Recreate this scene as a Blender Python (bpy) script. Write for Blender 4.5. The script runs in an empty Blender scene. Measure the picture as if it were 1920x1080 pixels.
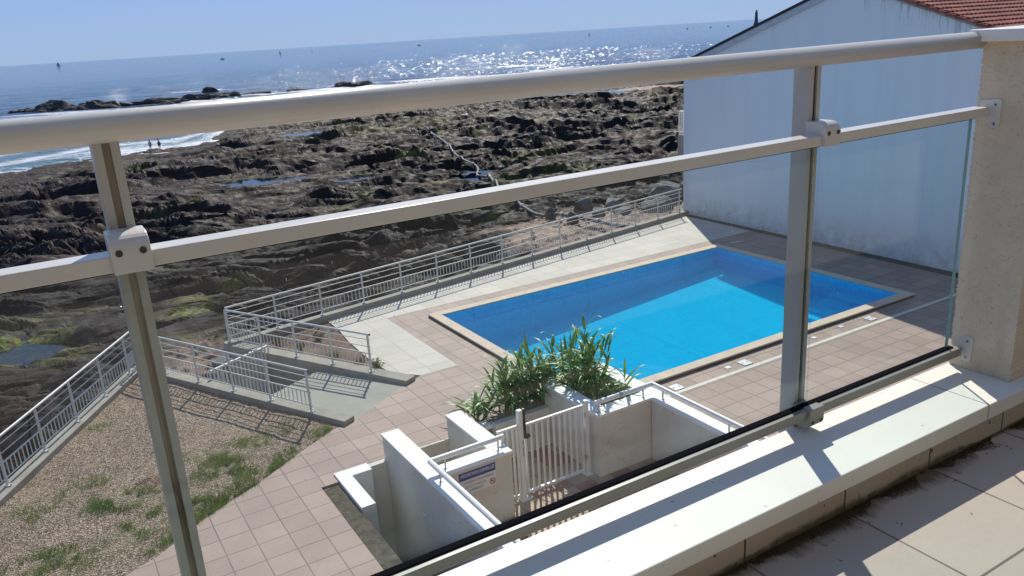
import bpy, math, random
import numpy as np
from mathutils import Matrix, Vector
from mathutils.geometry import tessellate_polygon
random.seed(7)
SC = bpy.context.scene
COL = SC.collection
# ------------------------------------------------------------------ camera, sky, sun, exposure
EYE = (0.0, 0.0, 7.5)
cam = bpy.data.cameras.new('camera'); cam_o = bpy.data.objects.new('camera', cam); COL.objects.link(cam_o)
RT, DN, FW = (0.85281229, -0.51884741, -0.05923304), (-0.20413494, -0.22681207, -0.95230521), (0.48066633, 0.82422912, -0.29934301)
m = Matrix(((RT[0], -DN[0], -FW[0], EYE[0]), (RT[1], -DN[1], -FW[1], EYE[1]), (RT[2], -DN[2], -FW[2], EYE[2]), (0, 0, 0, 1)))
cam_o.matrix_world = m
cam.sensor_width = 36; cam.lens = 36 * 1524.8 / 1920; cam.clip_start = 0.05; cam.clip_end = 90000
SC.camera = cam_o
SUN_AZ, SUN_EL = math.radians(31.5), math.radians(42)
W = bpy.data.worlds.new("World"); SC.world = W; W.use_nodes = True
wn, wl = W.node_tree.nodes, W.node_tree.links
sky = wn.new('ShaderNodeTexSky'); sky.sky_type = 'NISHITA'; sky.sun_disc = False
sky.sun_elevation = SUN_EL; sky.sun_rotation = SUN_AZ; sky.altitude = 0; sky.air_density = 1.0; sky.dust_density = 0.0; sky.ozone_density = 3.0
gm = wn.new('ShaderNodeGamma'); gm.inputs[1].default_value = 0.3; wl.new(sky.outputs[0], gm.inputs[0])
tn = wn.new('ShaderNodeMix'); tn.data_type = 'RGBA'; tn.blend_type = 'MULTIPLY'; tn.inputs[0].default_value = 1; tn.clamp_result = False
wl.new(gm.outputs[0], tn.inputs[6]); tn.inputs[7].default_value = (1.24, 1.74, 2.85, 1)
wl.new(tn.outputs[2], wn['Background'].inputs[0]); wn['Background'].inputs[1].default_value = 0.12
sl = bpy.data.lights.new('sun', 'SUN'); sun = bpy.data.objects.new('sun', sl); COL.objects.link(sun)
sl.energy = 4.3; sl.angle = math.radians(0.5); sl.color = (1, 0.92, 0.80)
sd = Vector((math.sin(SUN_AZ) * math.cos(SUN_EL), math.cos(SUN_AZ) * math.cos(SUN_EL), math.sin(SUN_EL)))
sun.rotation_euler = sd.to_track_quat('Z', 'Y').to_euler(); sun.location = (30, 50, 60)
SC.view_settings.view_transform = 'Standard'; SC.view_settings.look = 'None'; SC.view_settings.exposure = 0.25; SC.view_settings.gamma = 1
SC.cycles.max_bounces = 10; SC.cycles.transparent_max_bounces = 16; SC.cycles.caustics_reflective = False; SC.cycles.caustics_refractive = False
SC.cycles.sample_clamp_indirect = 6

# ------------------------------------------------------------------ material helpers
class NT:
    def __init__(s, name):
        s.m = bpy.data.materials.new(name); s.m.use_nodes = True
        s.t = s.m.node_tree; s.n = s.t.nodes; s.l = s.t.links
        s.b = s.n['Principled BSDF']; s.out = s.n['Material Output']
        s.pos = s.n.new('ShaderNodeNewGeometry').outputs['Position']
    def link(s, a, b): s.l.new(a, b)
    def val(s, sock, v):
        if hasattr(v, 'is_output'): s.l.new(v, sock)
        elif isinstance(v, (tuple, list)) and len(v) == 3 and sock.type == 'RGBA': sock.default_value = (*v, 1)
        else: sock.default_value = v
    def math(s, op, a, b=0.0, c=0.0, clamp=False):
        x = s.n.new('ShaderNodeMath'); x.operation = op; x.use_clamp = clamp
        s.val(x.inputs[0], a); s.val(x.inputs[1], b); s.val(x.inputs[2], c); return x.outputs[0]
    def map(s, scale=(1, 1, 1), rot=(0, 0, 0), loc=(0, 0, 0), src=None):
        x = s.n.new('ShaderNodeMapping'); s.l.new(src or s.pos, x.inputs[0])
        x.inputs['Scale'].default_value = scale; x.inputs['Rotation'].default_value = rot; x.inputs['Location'].default_value = loc; return x.outputs[0]
    def noise(s, scale, detail=4, rough=0.55, vec=None, dist=0.0):
        x = s.n.new('ShaderNodeTexNoise'); s.l.new(vec or s.pos, x.inputs['Vector'])
        x.inputs['Scale'].default_value = scale; x.inputs['Detail'].default_value = detail; x.inputs['Roughness'].default_value = rough; x.inputs['Distortion'].default_value = dist
        return x.outputs['Fac']
    def voro(s, scale, vec=None, feature='F1', out='Distance', rand=1.0):
        x = s.n.new('ShaderNodeTexVoronoi'); x.feature = feature; s.l.new(vec or s.pos, x.inputs['Vector'])
        x.inputs['Scale'].default_value = scale; x.inputs['Randomness'].default_value = rand; return x.outputs[out]
    def ramp(s, f, stops):
        x = s.n.new('ShaderNodeValToRGB'); s.l.new(f, x.inputs[0]); e = x.color_ramp.elements
        while len(e) < len(stops): e.new(0.5)
        for k, (p, c) in enumerate(stops):
            e[k].position = p; e[k].color = (*c, 1) if isinstance(c, (tuple, list)) else (c, c, c, 1)
        return x.outputs[0]
    def mix(s, f, a, b, mode='MIX'):
        x = s.n.new('ShaderNodeMix'); x.data_type = 'RGBA'; x.blend_type = mode
        s.val(x.inputs[0], f); s.val(x.inputs[6], a); s.val(x.inputs[7], b); return x.outputs[2]
    def attr(s, name):
        x = s.n.new('ShaderNodeAttribute'); x.attribute_name = name; return x.outputs['Fac']
    def sep(s, v=None):
        x = s.n.new('ShaderNodeSeparateXYZ'); s.l.new(v or s.pos, x.inputs[0]); return x.outputs
    def bump(s, h, strength=0.3, dist=0.01, nrm=None):
        x = s.n.new('ShaderNodeBump'); s.l.new(h, x.inputs['Height']); x.inputs['Strength'].default_value = strength; x.inputs['Distance'].default_value = dist
        if nrm: s.l.new(nrm, x.inputs['Normal'])
        return x.outputs[0]
    def set(s, **k):
        names = dict(color='Base Color', rough='Roughness', metal='Metallic', normal='Normal', spec='Specular IOR Level', sub='Subsurface Weight', trans='Transmission Weight', ior='IOR')
        for a, v in k.items(): s.val(s.b.inputs[names[a]], v)
        return s.m
    def schlick(s, f0, nrm=None, k=1.0):
        """reflectance that is the same from either side of a thin sheet"""
        g = s.n.new('ShaderNodeNewGeometry'); d = s.n.new('ShaderNodeVectorMath'); d.operation = 'DOT_PRODUCT'
        s.l.new(g.outputs['Incoming'], d.inputs[0]); s.l.new(nrm or g.outputs['Normal'], d.inputs[1])
        c = s.math('SUBTRACT', 1.0, s.math('ABSOLUTE', d.outputs['Value']), clamp=True)
        return s.math('MULTIPLY', s.math('ADD', f0, s.math('MULTIPLY', s.math('POWER', c, 5.0), 1 - f0)), k)
MATS = {}
def simple(name, color, rough=0.6, var=0.12, scale=6.0, bump=0.15, bscale=60.0, bdist=0.004, dirt=None, dirt_amt=0.0, metal=0.0, spec=0.5):
    """Plain material with a colour that wanders, a grain and optional blotchy dirt."""
    t = NT(name)
    n1 = t.noise(scale, 5)
    lo = tuple(c * (1 - var) for c in color); hi = tuple(min(1, c * (1 + var)) for c in color)
    col = t.mix(t.ramp(n1, [(0.3, 0.0), (0.7, 1.0)]), lo, hi)
    if dirt:
        d = t.ramp(t.noise(scale * 0.45, 6, 0.7), [(0.5, 0.0), (0.78, 1.0)])
        col = t.mix(t.math('MULTIPLY', d, dirt_amt), col, dirt)
    nb = t.noise(bscale, 3)
    MATS[name] = t.set(color=col, rough=rough, normal=t.bump(nb, bump, bdist), metal=metal, spec=spec)
    return MATS[name]
def rgb(r, g, b):
    f = lambda v: (v / 255 / 12.92) if v / 255 <= 0.04045 else ((v / 255 + 0.055) / 1.055) ** 2.4
    return (f(r), f(g), f(b))

# ------------------------------------------------------------------ mesh helpers
class MB:
    def __init__(s): s.v = []; s.f = []; s.smooth = []
    def add(s, vs, fs, sm=False):
        o = len(s.v); s.v += [tuple(p) for p in vs]; s.f += [tuple(i + o for i in f) for f in fs]; s.smooth += [sm] * len(fs); return s
    def box(s, x0, y0, z0, x1, y1, z1):
        x0, x1 = min(x0, x1), max(x0, x1); y0, y1 = min(y0, y1), max(y0, y1); z0, z1 = min(z0, z1), max(z0, z1)
        return s.add([(x0, y0, z0), (x1, y0, z0), (x1, y1, z0), (x0, y1, z0), (x0, y0, z1), (x1, y0, z1), (x1, y1, z1), (x0, y1, z1)],
                     [(0, 3, 2, 1), (4, 5, 6, 7), (0, 1, 5, 4), (1, 2, 6, 5), (2, 3, 7, 6), (3, 0, 4, 7)])
    def bar(s, a, b, w, h, up=(0, 0, 1)):
        a, b = Vector(a), Vector(b); d = (b - a).normalized(); u = Vector(up); r = d.cross(u)
        if r.length < 1e-4: r = d.cross(Vector((1, 0, 0)))
        r.normalize(); u = r.cross(d).normalized(); r *= w / 2; u *= h / 2
        return s.add([a - r - u, a + r - u, a + r + u, a - r + u, b - r - u, b + r - u, b + r + u, b - r + u],
                     [(0, 1, 2, 3), (7, 6, 5, 4), (0, 4, 5, 1), (1, 5, 6, 2), (2, 6, 7, 3), (3, 7, 4, 0)])
    def tube(s, pts, r, n=10, caps=True):
        pts = [Vector(p) for p in pts]; rs = r if isinstance(r, (list, tuple)) else [r] * len(pts); vs = []; fs = []; pu = None
        for i, p in enumerate(pts):
            d = ((pts[min(i + 1, len(pts) - 1)] - p).normalized() + (p - pts[max(i - 1, 0)]).normalized()).normalized()
            if pu is None:
                pu = d.cross(Vector((0, 0, 1)))
                if pu.length < 1e-3: pu = d.cross(Vector((1, 0, 0)))
            pu = (pu - d * pu.dot(d)).normalized(); w = d.cross(pu)
            vs += [p + (pu * math.cos(2 * math.pi * k / n) + w * math.sin(2 * math.pi * k / n)) * rs[i] for k in range(n)]
        for i in range(len(pts) - 1):
            fs += [(i * n + k, i * n + (k + 1) % n, (i + 1) * n + (k + 1) % n, (i + 1) * n + k) for k in range(n)]
        s.add(vs, fs, True)
        if caps:
            s.add(vs[:n], [tuple(range(n))[::-1]]); s.add(vs[-n:], [tuple(range(n))])
        return s
    def prism(s, poly, z0, z1):
        n = len(poly); P = [(p[0], p[1]) for p in poly]
        ar = sum(P[i][0] * P[(i + 1) % n][1] - P[(i + 1) % n][0] * P[i][1] for i in range(n))
        if ar < 0: P = P[::-1]
        zz0 = z0 if isinstance(z0, (list, tuple)) else [z0] * n
        zz1 = z1 if isinstance(z1, (list, tuple)) else [z1] * n
        tr = tessellate_polygon([[Vector((x, y, 0)) for x, y in P]])
        vs = [(x, y, zz0[i]) for i, (x, y) in enumerate(P)] + [(x, y, zz1[i]) for i, (x, y) in enumerate(P)]
        fs = []
        for t in tr:
            a, b, c = [P[k] for k in t]
            if (b[0] - a[0]) * (c[1] - a[1]) - (b[1] - a[1]) * (c[0] - a[0]) < 0: t = (t[0], t[2], t[1])
            fs.append(tuple(k + n for k in t)); fs.append((t[2], t[1], t[0]))
        fs += [(i, (i + 1) % n, (i + 1) % n + n, i + n) for i in range(n)]
        return s.add(vs, fs)
    def extrude_x(s, prof, x0, x1):
        """profile of (y, z), counter-clockwise seen from +x, pulled from x0 to x1"""
        n = len(prof)
        vs = [(x0, y, z) for y, z in prof] + [(x1, y, z) for y, z in prof]
        return s.add(vs, [tuple(range(n))[::-1], tuple(range(n, 2 * n))] + [(i, (i + 1) % n, (i + 1) % n + n, i + n) for i in range(n)])
    def build(s, name, mat, parent=None, bevel=0.0, tag=None, seg=2):
        me = bpy.data.meshes.new(name)
        off = Vector(parent.location) if parent else Vector((0, 0, 0))
        q = parent
        while q is not None and q.parent is not None: q = q.parent; off += Vector(q.location)
        me.from_pydata([(x - off.x, y - off.y, z - off.z) for x, y, z in s.v], [], s.f)
        me.polygons.foreach_set('use_smooth', s.smooth)
        me.update()
        me.materials.append(MATS[mat] if isinstance(mat, str) else mat)
        o = bpy.data.objects.new(name, me); COL.objects.link(o)
        if parent: o.parent = parent
        if bevel:
            b = o.modifiers.new('bevel', 'BEVEL'); b.width = bevel; b.segments = seg; b.limit_method = 'ANGLE'; b.angle_limit = math.radians(40)
        return o
def tag(o, label=None, cat=None, group=None, kind=None):
    if label: o['label'] = label
    if cat: o['category'] = cat
    if group: o['group'] = group
    if kind: o['kind'] = kind
    return o
def thing(name, loc, label, cat, group=None):
    o = bpy.data.objects.new(name, None); COL.objects.link(o); o.location = loc; o.empty_display_size = 0.1
    return tag(o, label, cat, group)
def lerp(a, b, t): return tuple(x + (y - x) * t for x, y in zip(a, b))
def np_mesh(name, V, F, mat, attrs=None, smooth=False):
    me = bpy.data.meshes.new(name); k = F.shape[1]
    me.vertices.add(len(V)); me.vertices.foreach_set('co', V.astype(np.float32).ravel())
    me.loops.add(F.size); me.loops.foreach_set('vertex_index', F.astype(np.int32).ravel())
    me.polygons.add(len(F)); me.polygons.foreach_set('loop_start', np.arange(0, F.size, k, dtype=np.int32))
    me.polygons.foreach_set('use_smooth', np.full(len(F), smooth))
    me.update(calc_edges=True)
    for nm, a in (attrs or {}).items():
        at = me.attributes.new(nm, 'FLOAT', 'POINT'); at.data.foreach_set('value', a.astype(np.float32).ravel())
    me.materials.append(MATS[mat]); o = bpy.data.objects.new(name, me); COL.objects.link(o); return o

# ------------------------------------------------------------------ numeric noise for the terrain
def h2(ix, iy, seed):
    a = (ix.astype(np.int64) * 374761393 + iy.astype(np.int64) * 668265263 + seed * 2147483647) & 0xFFFFFFFF
    a = ((a ^ (a >> 13)) * 1274126177) & 0xFFFFFFFF
    a = ((a ^ (a >> 16)) * 2246822519) & 0xFFFFFFFF
    return ((a ^ (a >> 15)) & 0xFFFFFF) / float(0xFFFFFF)
def vnoise(x, y, seed):
    ix, iy = np.floor(x), np.floor(y); fx, fy = x - ix, y - iy
    fx = fx * fx * (3 - 2 * fx); fy = fy * fy * (3 - 2 * fy)
    a, b, c, d = h2(ix, iy, seed), h2(ix + 1, iy, seed), h2(ix, iy + 1, seed), h2(ix + 1, iy + 1, seed)
    return (a + (b - a) * fx) * (1 - fy) + (c + (d - c) * fx) * fy
def fbm(x, y, seed, octs=4):
    r = 0; amp = 0.5; tot = 0
    for o in range(octs):
        r = r + amp * vnoise(x, y, seed + o * 17); tot += amp; amp *= 0.5; x = x * 2.03 + 11.3; y = y * 2.03 + 5.7
    return r / tot
def slabs(u, v, seed):
    """Voronoi blocks: two random numbers per block, offset from its centre, gap to the next block."""
    iu, iv = np.floor(u), np.floor(v); f1 = np.full(u.shape, 9.0); f2 = np.full(u.shape, 9.0)
    r1 = np.zeros(u.shape); r2 = np.zeros(u.shape); du = np.zeros(u.shape); dv = np.zeros(u.shape)
    for a in (-1, 0, 1):
        for b in (-1, 0, 1):
            cu, cv = iu + a, iv + b
            pu = cu + 0.1 + 0.8 * h2(cu, cv, seed); pv = cv + 0.1 + 0.8 * h2(cu, cv, seed + 1)
            d = np.hypot(u - pu, v - pv); near = d < f1
            f2 = np.where(near, f1, np.minimum(f2, d))
            r1 = np.where(near, h2(cu, cv, seed + 2), r1); r2 = np.where(near, h2(cu, cv, seed + 3), r2)
            du = np.where(near, u - pu, du); dv = np.where(near, v - pv, dv); f1 = np.where(near, d, f1)
    return r1, r2, du, dv, f2 - f1
def sstep(a, b, x):
    t = np.clip((x - a) / (b - a), 0, 1); return t * t * (3 - 2 * t)
SEA = -6.5
PLAT = [(1.42, 21.15), (3.0, 20.4), (3.6, 21.35), (22.7, 24.42), (45, 24.42), (45, -20), (-22.6, -20)]
def plat_dist(x, y):
    d = np.full(x.shape, 1e9); ins = np.zeros(x.shape, bool); n = len(PLAT)
    for i in range(n):
        ax, ay = PLAT[i]; bx, by = PLAT[(i + 1) % n]; ex, ey = bx - ax, by - ay
        t = np.clip(((x - ax) * ex + (y - ay) * ey) / (ex * ex + ey * ey), 0, 1)
        d = np.minimum(d, np.hypot(x - ax - t * ex, y - ay - t * ey))
        c = ((ay > y) != (by > y)) & (x < (bx - ax) * (y - ay) / (by - ay + 1e-12) + ax); ins ^= c
    return np.where(ins, -d, d)
SHORE_AZ = [-40, -14, -1.4, 3.5, 8.7, 11.3, 12.4, 16.6, 21.3, 26, 32.6, 40, 90]
SHORE_R = [110, 118, 125, 132, 134, 150, 168, 198, 232, 246, 275, 300, 320]
BASE_S = [-3, 0, 4, 15, 35, 60, 100, 200, 400]
BASE_Z = [-3.2, -1.7, -2.1, -3.0, -4.4, -5.1, -5.65, -6.0, -6.2]
# shallow hollows that hold water: x, y, half-length, half-width, depth below the smooth base
POOLS = [(-1.7, 35.2, 2.6, 1.9, 0.55), (13.9, 41.3, 2.6, 0.75, 0.7), (4.6, 36.0, 1.5, 0.6, 0.5), (6.9, 39.3, 0.9, 0.5, 0.5), (20.0, 83.0, 4.2, 2.3, 0.6), (16.5, 80.5, 3.0, 1.2, 0.6),
         (41.0, 127.0, 7, 4, 0.5), (4.1, 96.0, 3, 1.6, 0.5), (-1.2, 83.5, 2.2, 1.3, 0.5), (3.4, 76.0, 2.0, 1.0, 0.5), (39.3, 88.0, 2.5, 1.9, 0.6),
         (39.2, 77.5, 1.9, 1.8, 0.6), (36.0, 66.5, 1.6, 0.7, 0.5), (33.5, 63.0, 1.8, 0.6, 0.5), (66.0, 92.0, 4, 1.4, 0.5), (27.0, 74, 2.2, 0.7, 0.5), (27.5, 90.0, 3.0, 1.0, 0.5),
         (50.0, 112.0, 5, 1.8, 0.5), (106.0, 141.5, 16, 4.5, 0.4), (22.0, 105, 4, 1.3, 0.5), (-8.0, 45, 2.5, 1.2, 0.5), (3.6, 25.6, 0.9, 0.5, 0.35)]
STR = (0.88, -0.475)          # strike of the rock layers
def pool_rel(x, y, p):
    u = (x - p[0]) * STR[0] + (y - p[1]) * STR[1]; v = -(x - p[0]) * STR[1] + (y - p[1]) * STR[0]
    return np.hypot(u / p[2], v / p[3])
def base_z(x, y):
    s = plat_dist(x, y); r = np.hypot(x, y); az = np.degrees(np.arctan2(x, y))
    z = np.interp(s, BASE_S, BASE_Z)
    rs = np.interp(az, SHORE_AZ, SHORE_R) * (1 + 0.10 * (fbm(x / 14, y / 14, 5, 3) - 0.5)); t = r - rs
    z = np.where(t > -25, np.minimum(z, -6.0 - np.maximum(t, -25) * 0.02), z)
    z = np.where(t > 0, -6.25 - 0.05 * t, z)
    return z, s, t
def sand_amt(x, y):
    w = (fbm(x / 2.2, y / 2.2, 77, 4) - 0.5) * 1.1
    e1 = 1 - np.hypot((x - 26.5) / 8.0, (y - 34.5) / 7.0); e2 = 1 - np.hypot((x - 19.0) / 7.5, (y - 27.5) / 3.2)
    e3 = 1 - np.hypot((x - 121) / 11.0, (y - 141) / 7.0)
    e4 = 1 - np.hypot((x - 3.0) / 2.6, (y - 27.0) / 4.0)
    return np.clip(np.maximum(np.maximum(e1, e2 * 0.8), np.maximum(e3 * 1.3, e4 * 0.5)) * 3 + w * 1.6, 0, 1)
def ridged(u, v, seed, octs=3):
    r = 0; amp = 1.0; tot = 0; w = 1.0
    for o in range(octs):
        n = 1 - np.abs(2 * vnoise(u, v, seed + o * 13) - 1); n = n * n * w; w = np.clip(n * 1.6, 0.25, 1)
        r = r + amp * n; tot += amp; amp *= 0.5; c, s_ = 0.92, 0.39; u, v = (u * c - v * s_) * 2.1 + 3.1, (u * s_ + v * c) * 2.1 + 7.7
    return r / tot
def terrain(x, y, puddle=False):
    z, s, t = base_z(x, y)
    wx = x + 3.2 * (fbm(x / 7, y / 7, 31, 4) - 0.5) * 2; wy = y + 3.2 * (fbm(x / 7, y / 7, 41, 4) - 0.5) * 2
    u = wx * STR[0] + wy * STR[1]; v = -wx * STR[1] + wy * STR[0]
    far = sstep(2, 40, s)
    big = (fbm(u / 24, v / 11, 3, 3) - 0.5) * (1.0 + 1.3 * far)
    rough = 0.35 + 1.1 * fbm(x / 15, y / 15, 53, 2); k = (0.75 + 0.35 * far) * rough
    r1 = ridged(u / 15, v / 6.0, 101, 3); r2 = ridged(u / 5.0 + 9, v / 1.9, 131, 3)
    a1, b1, du1, dv1, g1 = slabs(u / 8.5, v / 3.1 + 0.5 * r1, 11)
    a2, b2, du2, dv2, g2 = slabs(u / 3.0 + 2 * a1, v / 1.05 + 3 * a1, 23)
    a3, b3, du3, dv3, g3 = slabs(u / 0.75 + 2 * a2, v / 0.36 + 2 * a2, 37)
    rel = k * (1.35 * (r1 - 0.42) + 0.18 * (r2 - 0.4))
    cal = sstep(0.40, 0.62, fbm(x / 13 + 5, y / 13, 271, 3))          # 1 = broken blocks, 0 = smooth sheets
    a0, b0, du0, dv0, g0 = slabs(u / 17.0, v / 6.0 + 0.7 * r1, 5)
    rel += (0.35 + 0.65 * far) * 1.15 * np.maximum(a0 - 0.45, 0) * sstep(0, 0.5, g0) * 1.8 + (0.3 + 0.5 * b0) * dv0 * 0.30
    cal = np.maximum(cal, 0.9 * (1 - sstep(10, 34, s))); k = k * (0.42 + 0.75 * cal)
    rel += k * (0.95 * (0.25 + 0.75 * a1) * (sstep(0, 0.34, g1) - 0.75) + (0.15 + 0.8 * b1) * dv1 * 0.45 + 0.45 * (a1 - 0.5) * du1)
    rel += k * 0.40 * (0.9 * (0.2 + 0.8 * a2) * (sstep(0, 0.36, g2) - 0.7) + (0.1 + 0.8 * b2) * dv2 * 0.5 + 0.4 * (a2 - 0.5) * du2)
    rel += k * 0.12 * (0.7 * (0.2 + 0.8 * a3) * (sstep(0, 0.4, g3) - 0.7) + (b3 - 0.4) * 0.6 * dv3)
    low = sstep(-45, -8, t); rel = rel * (1 - 0.72 * low) - 0.28 * low; big = big * (1 - 0.6 * low)
    rel += 0.04 * (fbm(u / 0.7, v / 0.25, 61, 3) - 0.5)
    sand = sand_amt(x, y)
    stones = np.maximum(0, fbm(x / 0.35, y / 0.35, 91, 2) - 0.62) * 0.7
    h = z + (big + rel) * (1 - 0.93 * sand) + stones * sand - 0.25 * sand * (1 - far)
    edge = sstep(0.0, 3.0, s); h = np.where(s < 3, z + (h - z) * (0.25 + 0.75 * edge), h)
    k = (0.75 + 0.35 * far) * rough; fill = z + big * 0.9 - 0.72 * k + 0.5 * (fbm(x / 9, y / 9, 211, 2) - 0.70)
    pud = (h < fill) & (s > 18) & (sand < 0.3); h = np.where(pud, fill, h)
    for p in POOLS:
        d = pool_rel(x, y, p) + 0.5 * (fbm(x / 1.1 + p[0], y / 1.1, 71, 3) - 0.5)
        lv = pool_level(p); w = 1 - sstep(0.85, 1.5 if p[1] < 45 else 2.1, d)
        h = h * (1 - w) + np.minimum(h, lv - 0.25 + 0.55 * np.maximum(d - 0.55, 0)) * w
    h = np.where(s < 0, np.minimum(h, -2.6), h)
    return (h, s, t, sand, pud & (h == fill)) if puddle else (h, s, t, sand)
def pool_level(p):
    z, s, t = base_z(np.array([p[0]]), np.array([p[1]])); return float(z[0]) - p[4] * (1.0 if p[1] < 45 else 0.35)
def ground(x, y): return float(terrain(np.array([float(x)]), np.array([float(y)]))[0][0])

# ------------------------------------------------------------------ materials
simple('white_render', (0.68, 0.64, 0.56), 0.85, 0.05, 1.5, 0.25, 90, 0.003, (0.45, 0.43, 0.38), 0.25)
simple('white_cap', (0.82, 0.81, 0.77), 0.6, 0.03, 3, 0.1, 80, 0.002, (0.55, 0.53, 0.47), 0.25)
simple('white_metal', (0.78, 0.77, 0.74), 0.38, 0.03, 4, 0.03, 60, 0.001)
simple('rail_backlit', (0.27, 0.26, 0.225), 0.35, 0.1, 5, 0.03, 90, 0.001, (0.2, 0.18, 0.14), 0.4)  # darker rail paint: backlit tone of the bottom rail put into its colour
simple('rail_paint', (0.59, 0.585, 0.55), 0.27, 0.05, 5, 0.03, 90, 0.001, (0.42, 0.37, 0.30), 0.25)
simple('post_paint', (0.43, 0.43, 0.41), 0.3, 0.06, 6, 0.03, 90, 0.001, (0.36, 0.31, 0.23), 0.45)
simple('fence_paint', (0.66, 0.65, 0.61), 0.45, 0.06, 4, 0.05, 50, 0.001, (0.42, 0.40, 0.36), 0.4)
simple('concrete', (0.33, 0.30, 0.25), 0.9, 0.14, 2.5, 0.35, 70, 0.006, (0.20, 0.18, 0.15), 0.55)
simple('ramp_concrete', (0.34, 0.325, 0.27), 0.9, 0.10, 1.4, 0.25, 60, 0.004, (0.27, 0.25, 0.21), 0.5)
simple('coping_stone', (0.60, 0.49, 0.36), 0.8, 0.10, 3, 0.2, 70, 0.003, (0.40, 0.30, 0.2), 0.3)
simple('black_rubber', (0.006, 0.006, 0.009), 0.95, 0.05, spec=0.03)
simple('bolt_dark', (0.045, 0.03, 0.022), 0.5)
simple('zinc', (0.45, 0.45, 0.44), 0.4, metal=0.6)
simple('lid_white', (0.62, 0.62, 0.61), 0.5, 0.05, 8, 0.2, 40)
simple('drain_pale', (0.62, 0.58, 0.50), 0.7, 0.1, 6)
simple('soil', (0.10, 0.085, 0.06), 1, 0.45, 9, 0.9, 40, 0.03, (0.03, 0.035, 0.015), 0.6)
simple('pipe_grey', (0.085, 0.09, 0.095), 0.65, 0.2, 3, 0.1, 30, 0.002, (0.1, 0.1, 0.1), 0.5)
simple('pipe_collar', (0.34, 0.35, 0.35), 0.7, 0.1, 5)
simple('block_dark', (0.07, 0.065, 0.065), 0.9, 0.3, 3, 0.6, 15, 0.03)
simple('black_plastic', (0.01, 0.012, 0.011), 0.4)
simple('skin', (0.20, 0.11, 0.075), 0.6); simple('swim_dark', (0.015, 0.015, 0.03), 0.8); simple('cloth_red', (0.28, 0.03, 0.09), 0.8); simple('hair_dark', (0.02, 0.014, 0.01), 0.8)
simple('sail_cloth', (0.16, 0.20, 0.27), 0.8); simple('hull_dark', (0.13, 0.15, 0.18), 0.5); simple('hull_white', (0.7, 0.7, 0.7), 0.5)  # sails greyed towards blue: distance haze put into their colour
simple('wake_foam', (0.8, 0.83, 0.85), 0.8)
simple('lighthouse_stone', (0.09, 0.10, 0.115), 0.9, 0.15, 0.3)
simple('sign_white', (0.74, 0.74, 0.74), 0.35, 0.02); simple('sign_blue', (0.03, 0.04, 0.25), 0.35, 0.03); simple('sign_grey', (0.13, 0.13, 0.14), 0.5); simple('sign_red', (0.45, 0.02, 0.04), 0.4)
simple('recess_dark', (0.16, 0.13, 0.12), 0.9)
simple('fascia', (0.5, 0.52, 0.55), 0.6); simple('roof_edge', (0.03, 0.03, 0.035), 0.8)
simple('cane', (0.13, 0.17, 0.04), 0.7, 0.3, 5); simple('dry_stalk', (0.25, 0.17, 0.08), 0.9)
simple('facade', (0.44, 0.38, 0.30), 0.9); simple('facade_dark', (0.18, 0.168, 0.145), 0.9)

t = NT('white_render')                                  # painted render: rain streaks under the caps, dirty foot, hairline cracks
x, y, z = t.sep()
st = t.ramp(t.noise(2.2, 5, 0.65, t.map((1, 1, 0.14))), [(0.48, 0), (0.74, 1)])
fade = t.math('SUBTRACT', 1.0, t.math('MULTIPLY', t.math('SUBTRACT', 0.47, z), 1.1), clamp=True)
ck = t.math('LESS_THAN', t.math('ABSOLUTE', t.math('SUBTRACT', t.noise(0.8, 5, 0.55), 0.52)), 0.0022)
bl = t.ramp(t.noise(1.7, 6, 0.7), [(0.45, 0), (0.8, 1)])
col = t.mix(t.math('MULTIPLY', bl, 0.3), (0.69, 0.65, 0.565), (0.54, 0.50, 0.42))
col = t.mix(t.math('MULTIPLY', t.math('MULTIPLY', st, fade), 0.45), col, (0.36, 0.33, 0.27))
col = t.mix(t.math('MULTIPLY', ck, 0.35), col, (0.25, 0.22, 0.18))
spk = t.math('LESS_THAN', t.voro(3.3), 0.05); col = t.mix(t.math('MULTIPLY', spk, 0.6), col, (0.15, 0.13, 0.11))
MATS['white_render'] = t.set(color=col, rough=0.9, normal=t.bump(t.noise(90, 4), 0.3, 0.003))

t = NT('house_wall_paint')                                   # old white paint with rain streaks, hairline cracks and a dirty foot
x, y, z = t.sep()
st = t.ramp(t.noise(1.0, 5, 0.6, t.map((1, 2.6, 0.16))), [(0.45, 0.0), (0.75, 1.0)])
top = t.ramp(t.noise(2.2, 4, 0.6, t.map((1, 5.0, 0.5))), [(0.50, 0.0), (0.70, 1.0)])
cr = t.voro(0.32, t.map((1, 1, 1.6)), 'DISTANCE_TO_EDGE')
crm = t.math('MULTIPLY', t.math('LESS_THAN', t.math('ABSOLUTE', t.math('SUBTRACT', t.noise(0.33, 5, 0.55, t.map((1, 1, 1.5))), 0.53)), 0.0016), t.math('LESS_THAN', z, 3.2))
foot = t.math('MULTIPLY', t.math('SUBTRACT', 1.0, t.math('MULTIPLY', z, 0.9), clamp=True), t.ramp(t.noise(3.5, 6, 0.7), [(0.35, 0.0), (0.65, 1.0)]))
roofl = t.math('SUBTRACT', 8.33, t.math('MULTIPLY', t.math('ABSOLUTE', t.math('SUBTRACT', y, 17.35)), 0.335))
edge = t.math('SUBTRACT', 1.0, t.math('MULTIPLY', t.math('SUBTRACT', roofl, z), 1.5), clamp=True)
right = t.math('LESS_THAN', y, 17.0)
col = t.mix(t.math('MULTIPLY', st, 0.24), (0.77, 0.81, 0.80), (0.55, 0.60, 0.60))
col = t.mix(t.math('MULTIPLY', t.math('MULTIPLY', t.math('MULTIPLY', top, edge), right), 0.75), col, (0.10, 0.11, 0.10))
col = t.mix(t.math('MULTIPLY', crm, 0.0), col, (0.2, 0.21, 0.22))
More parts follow.
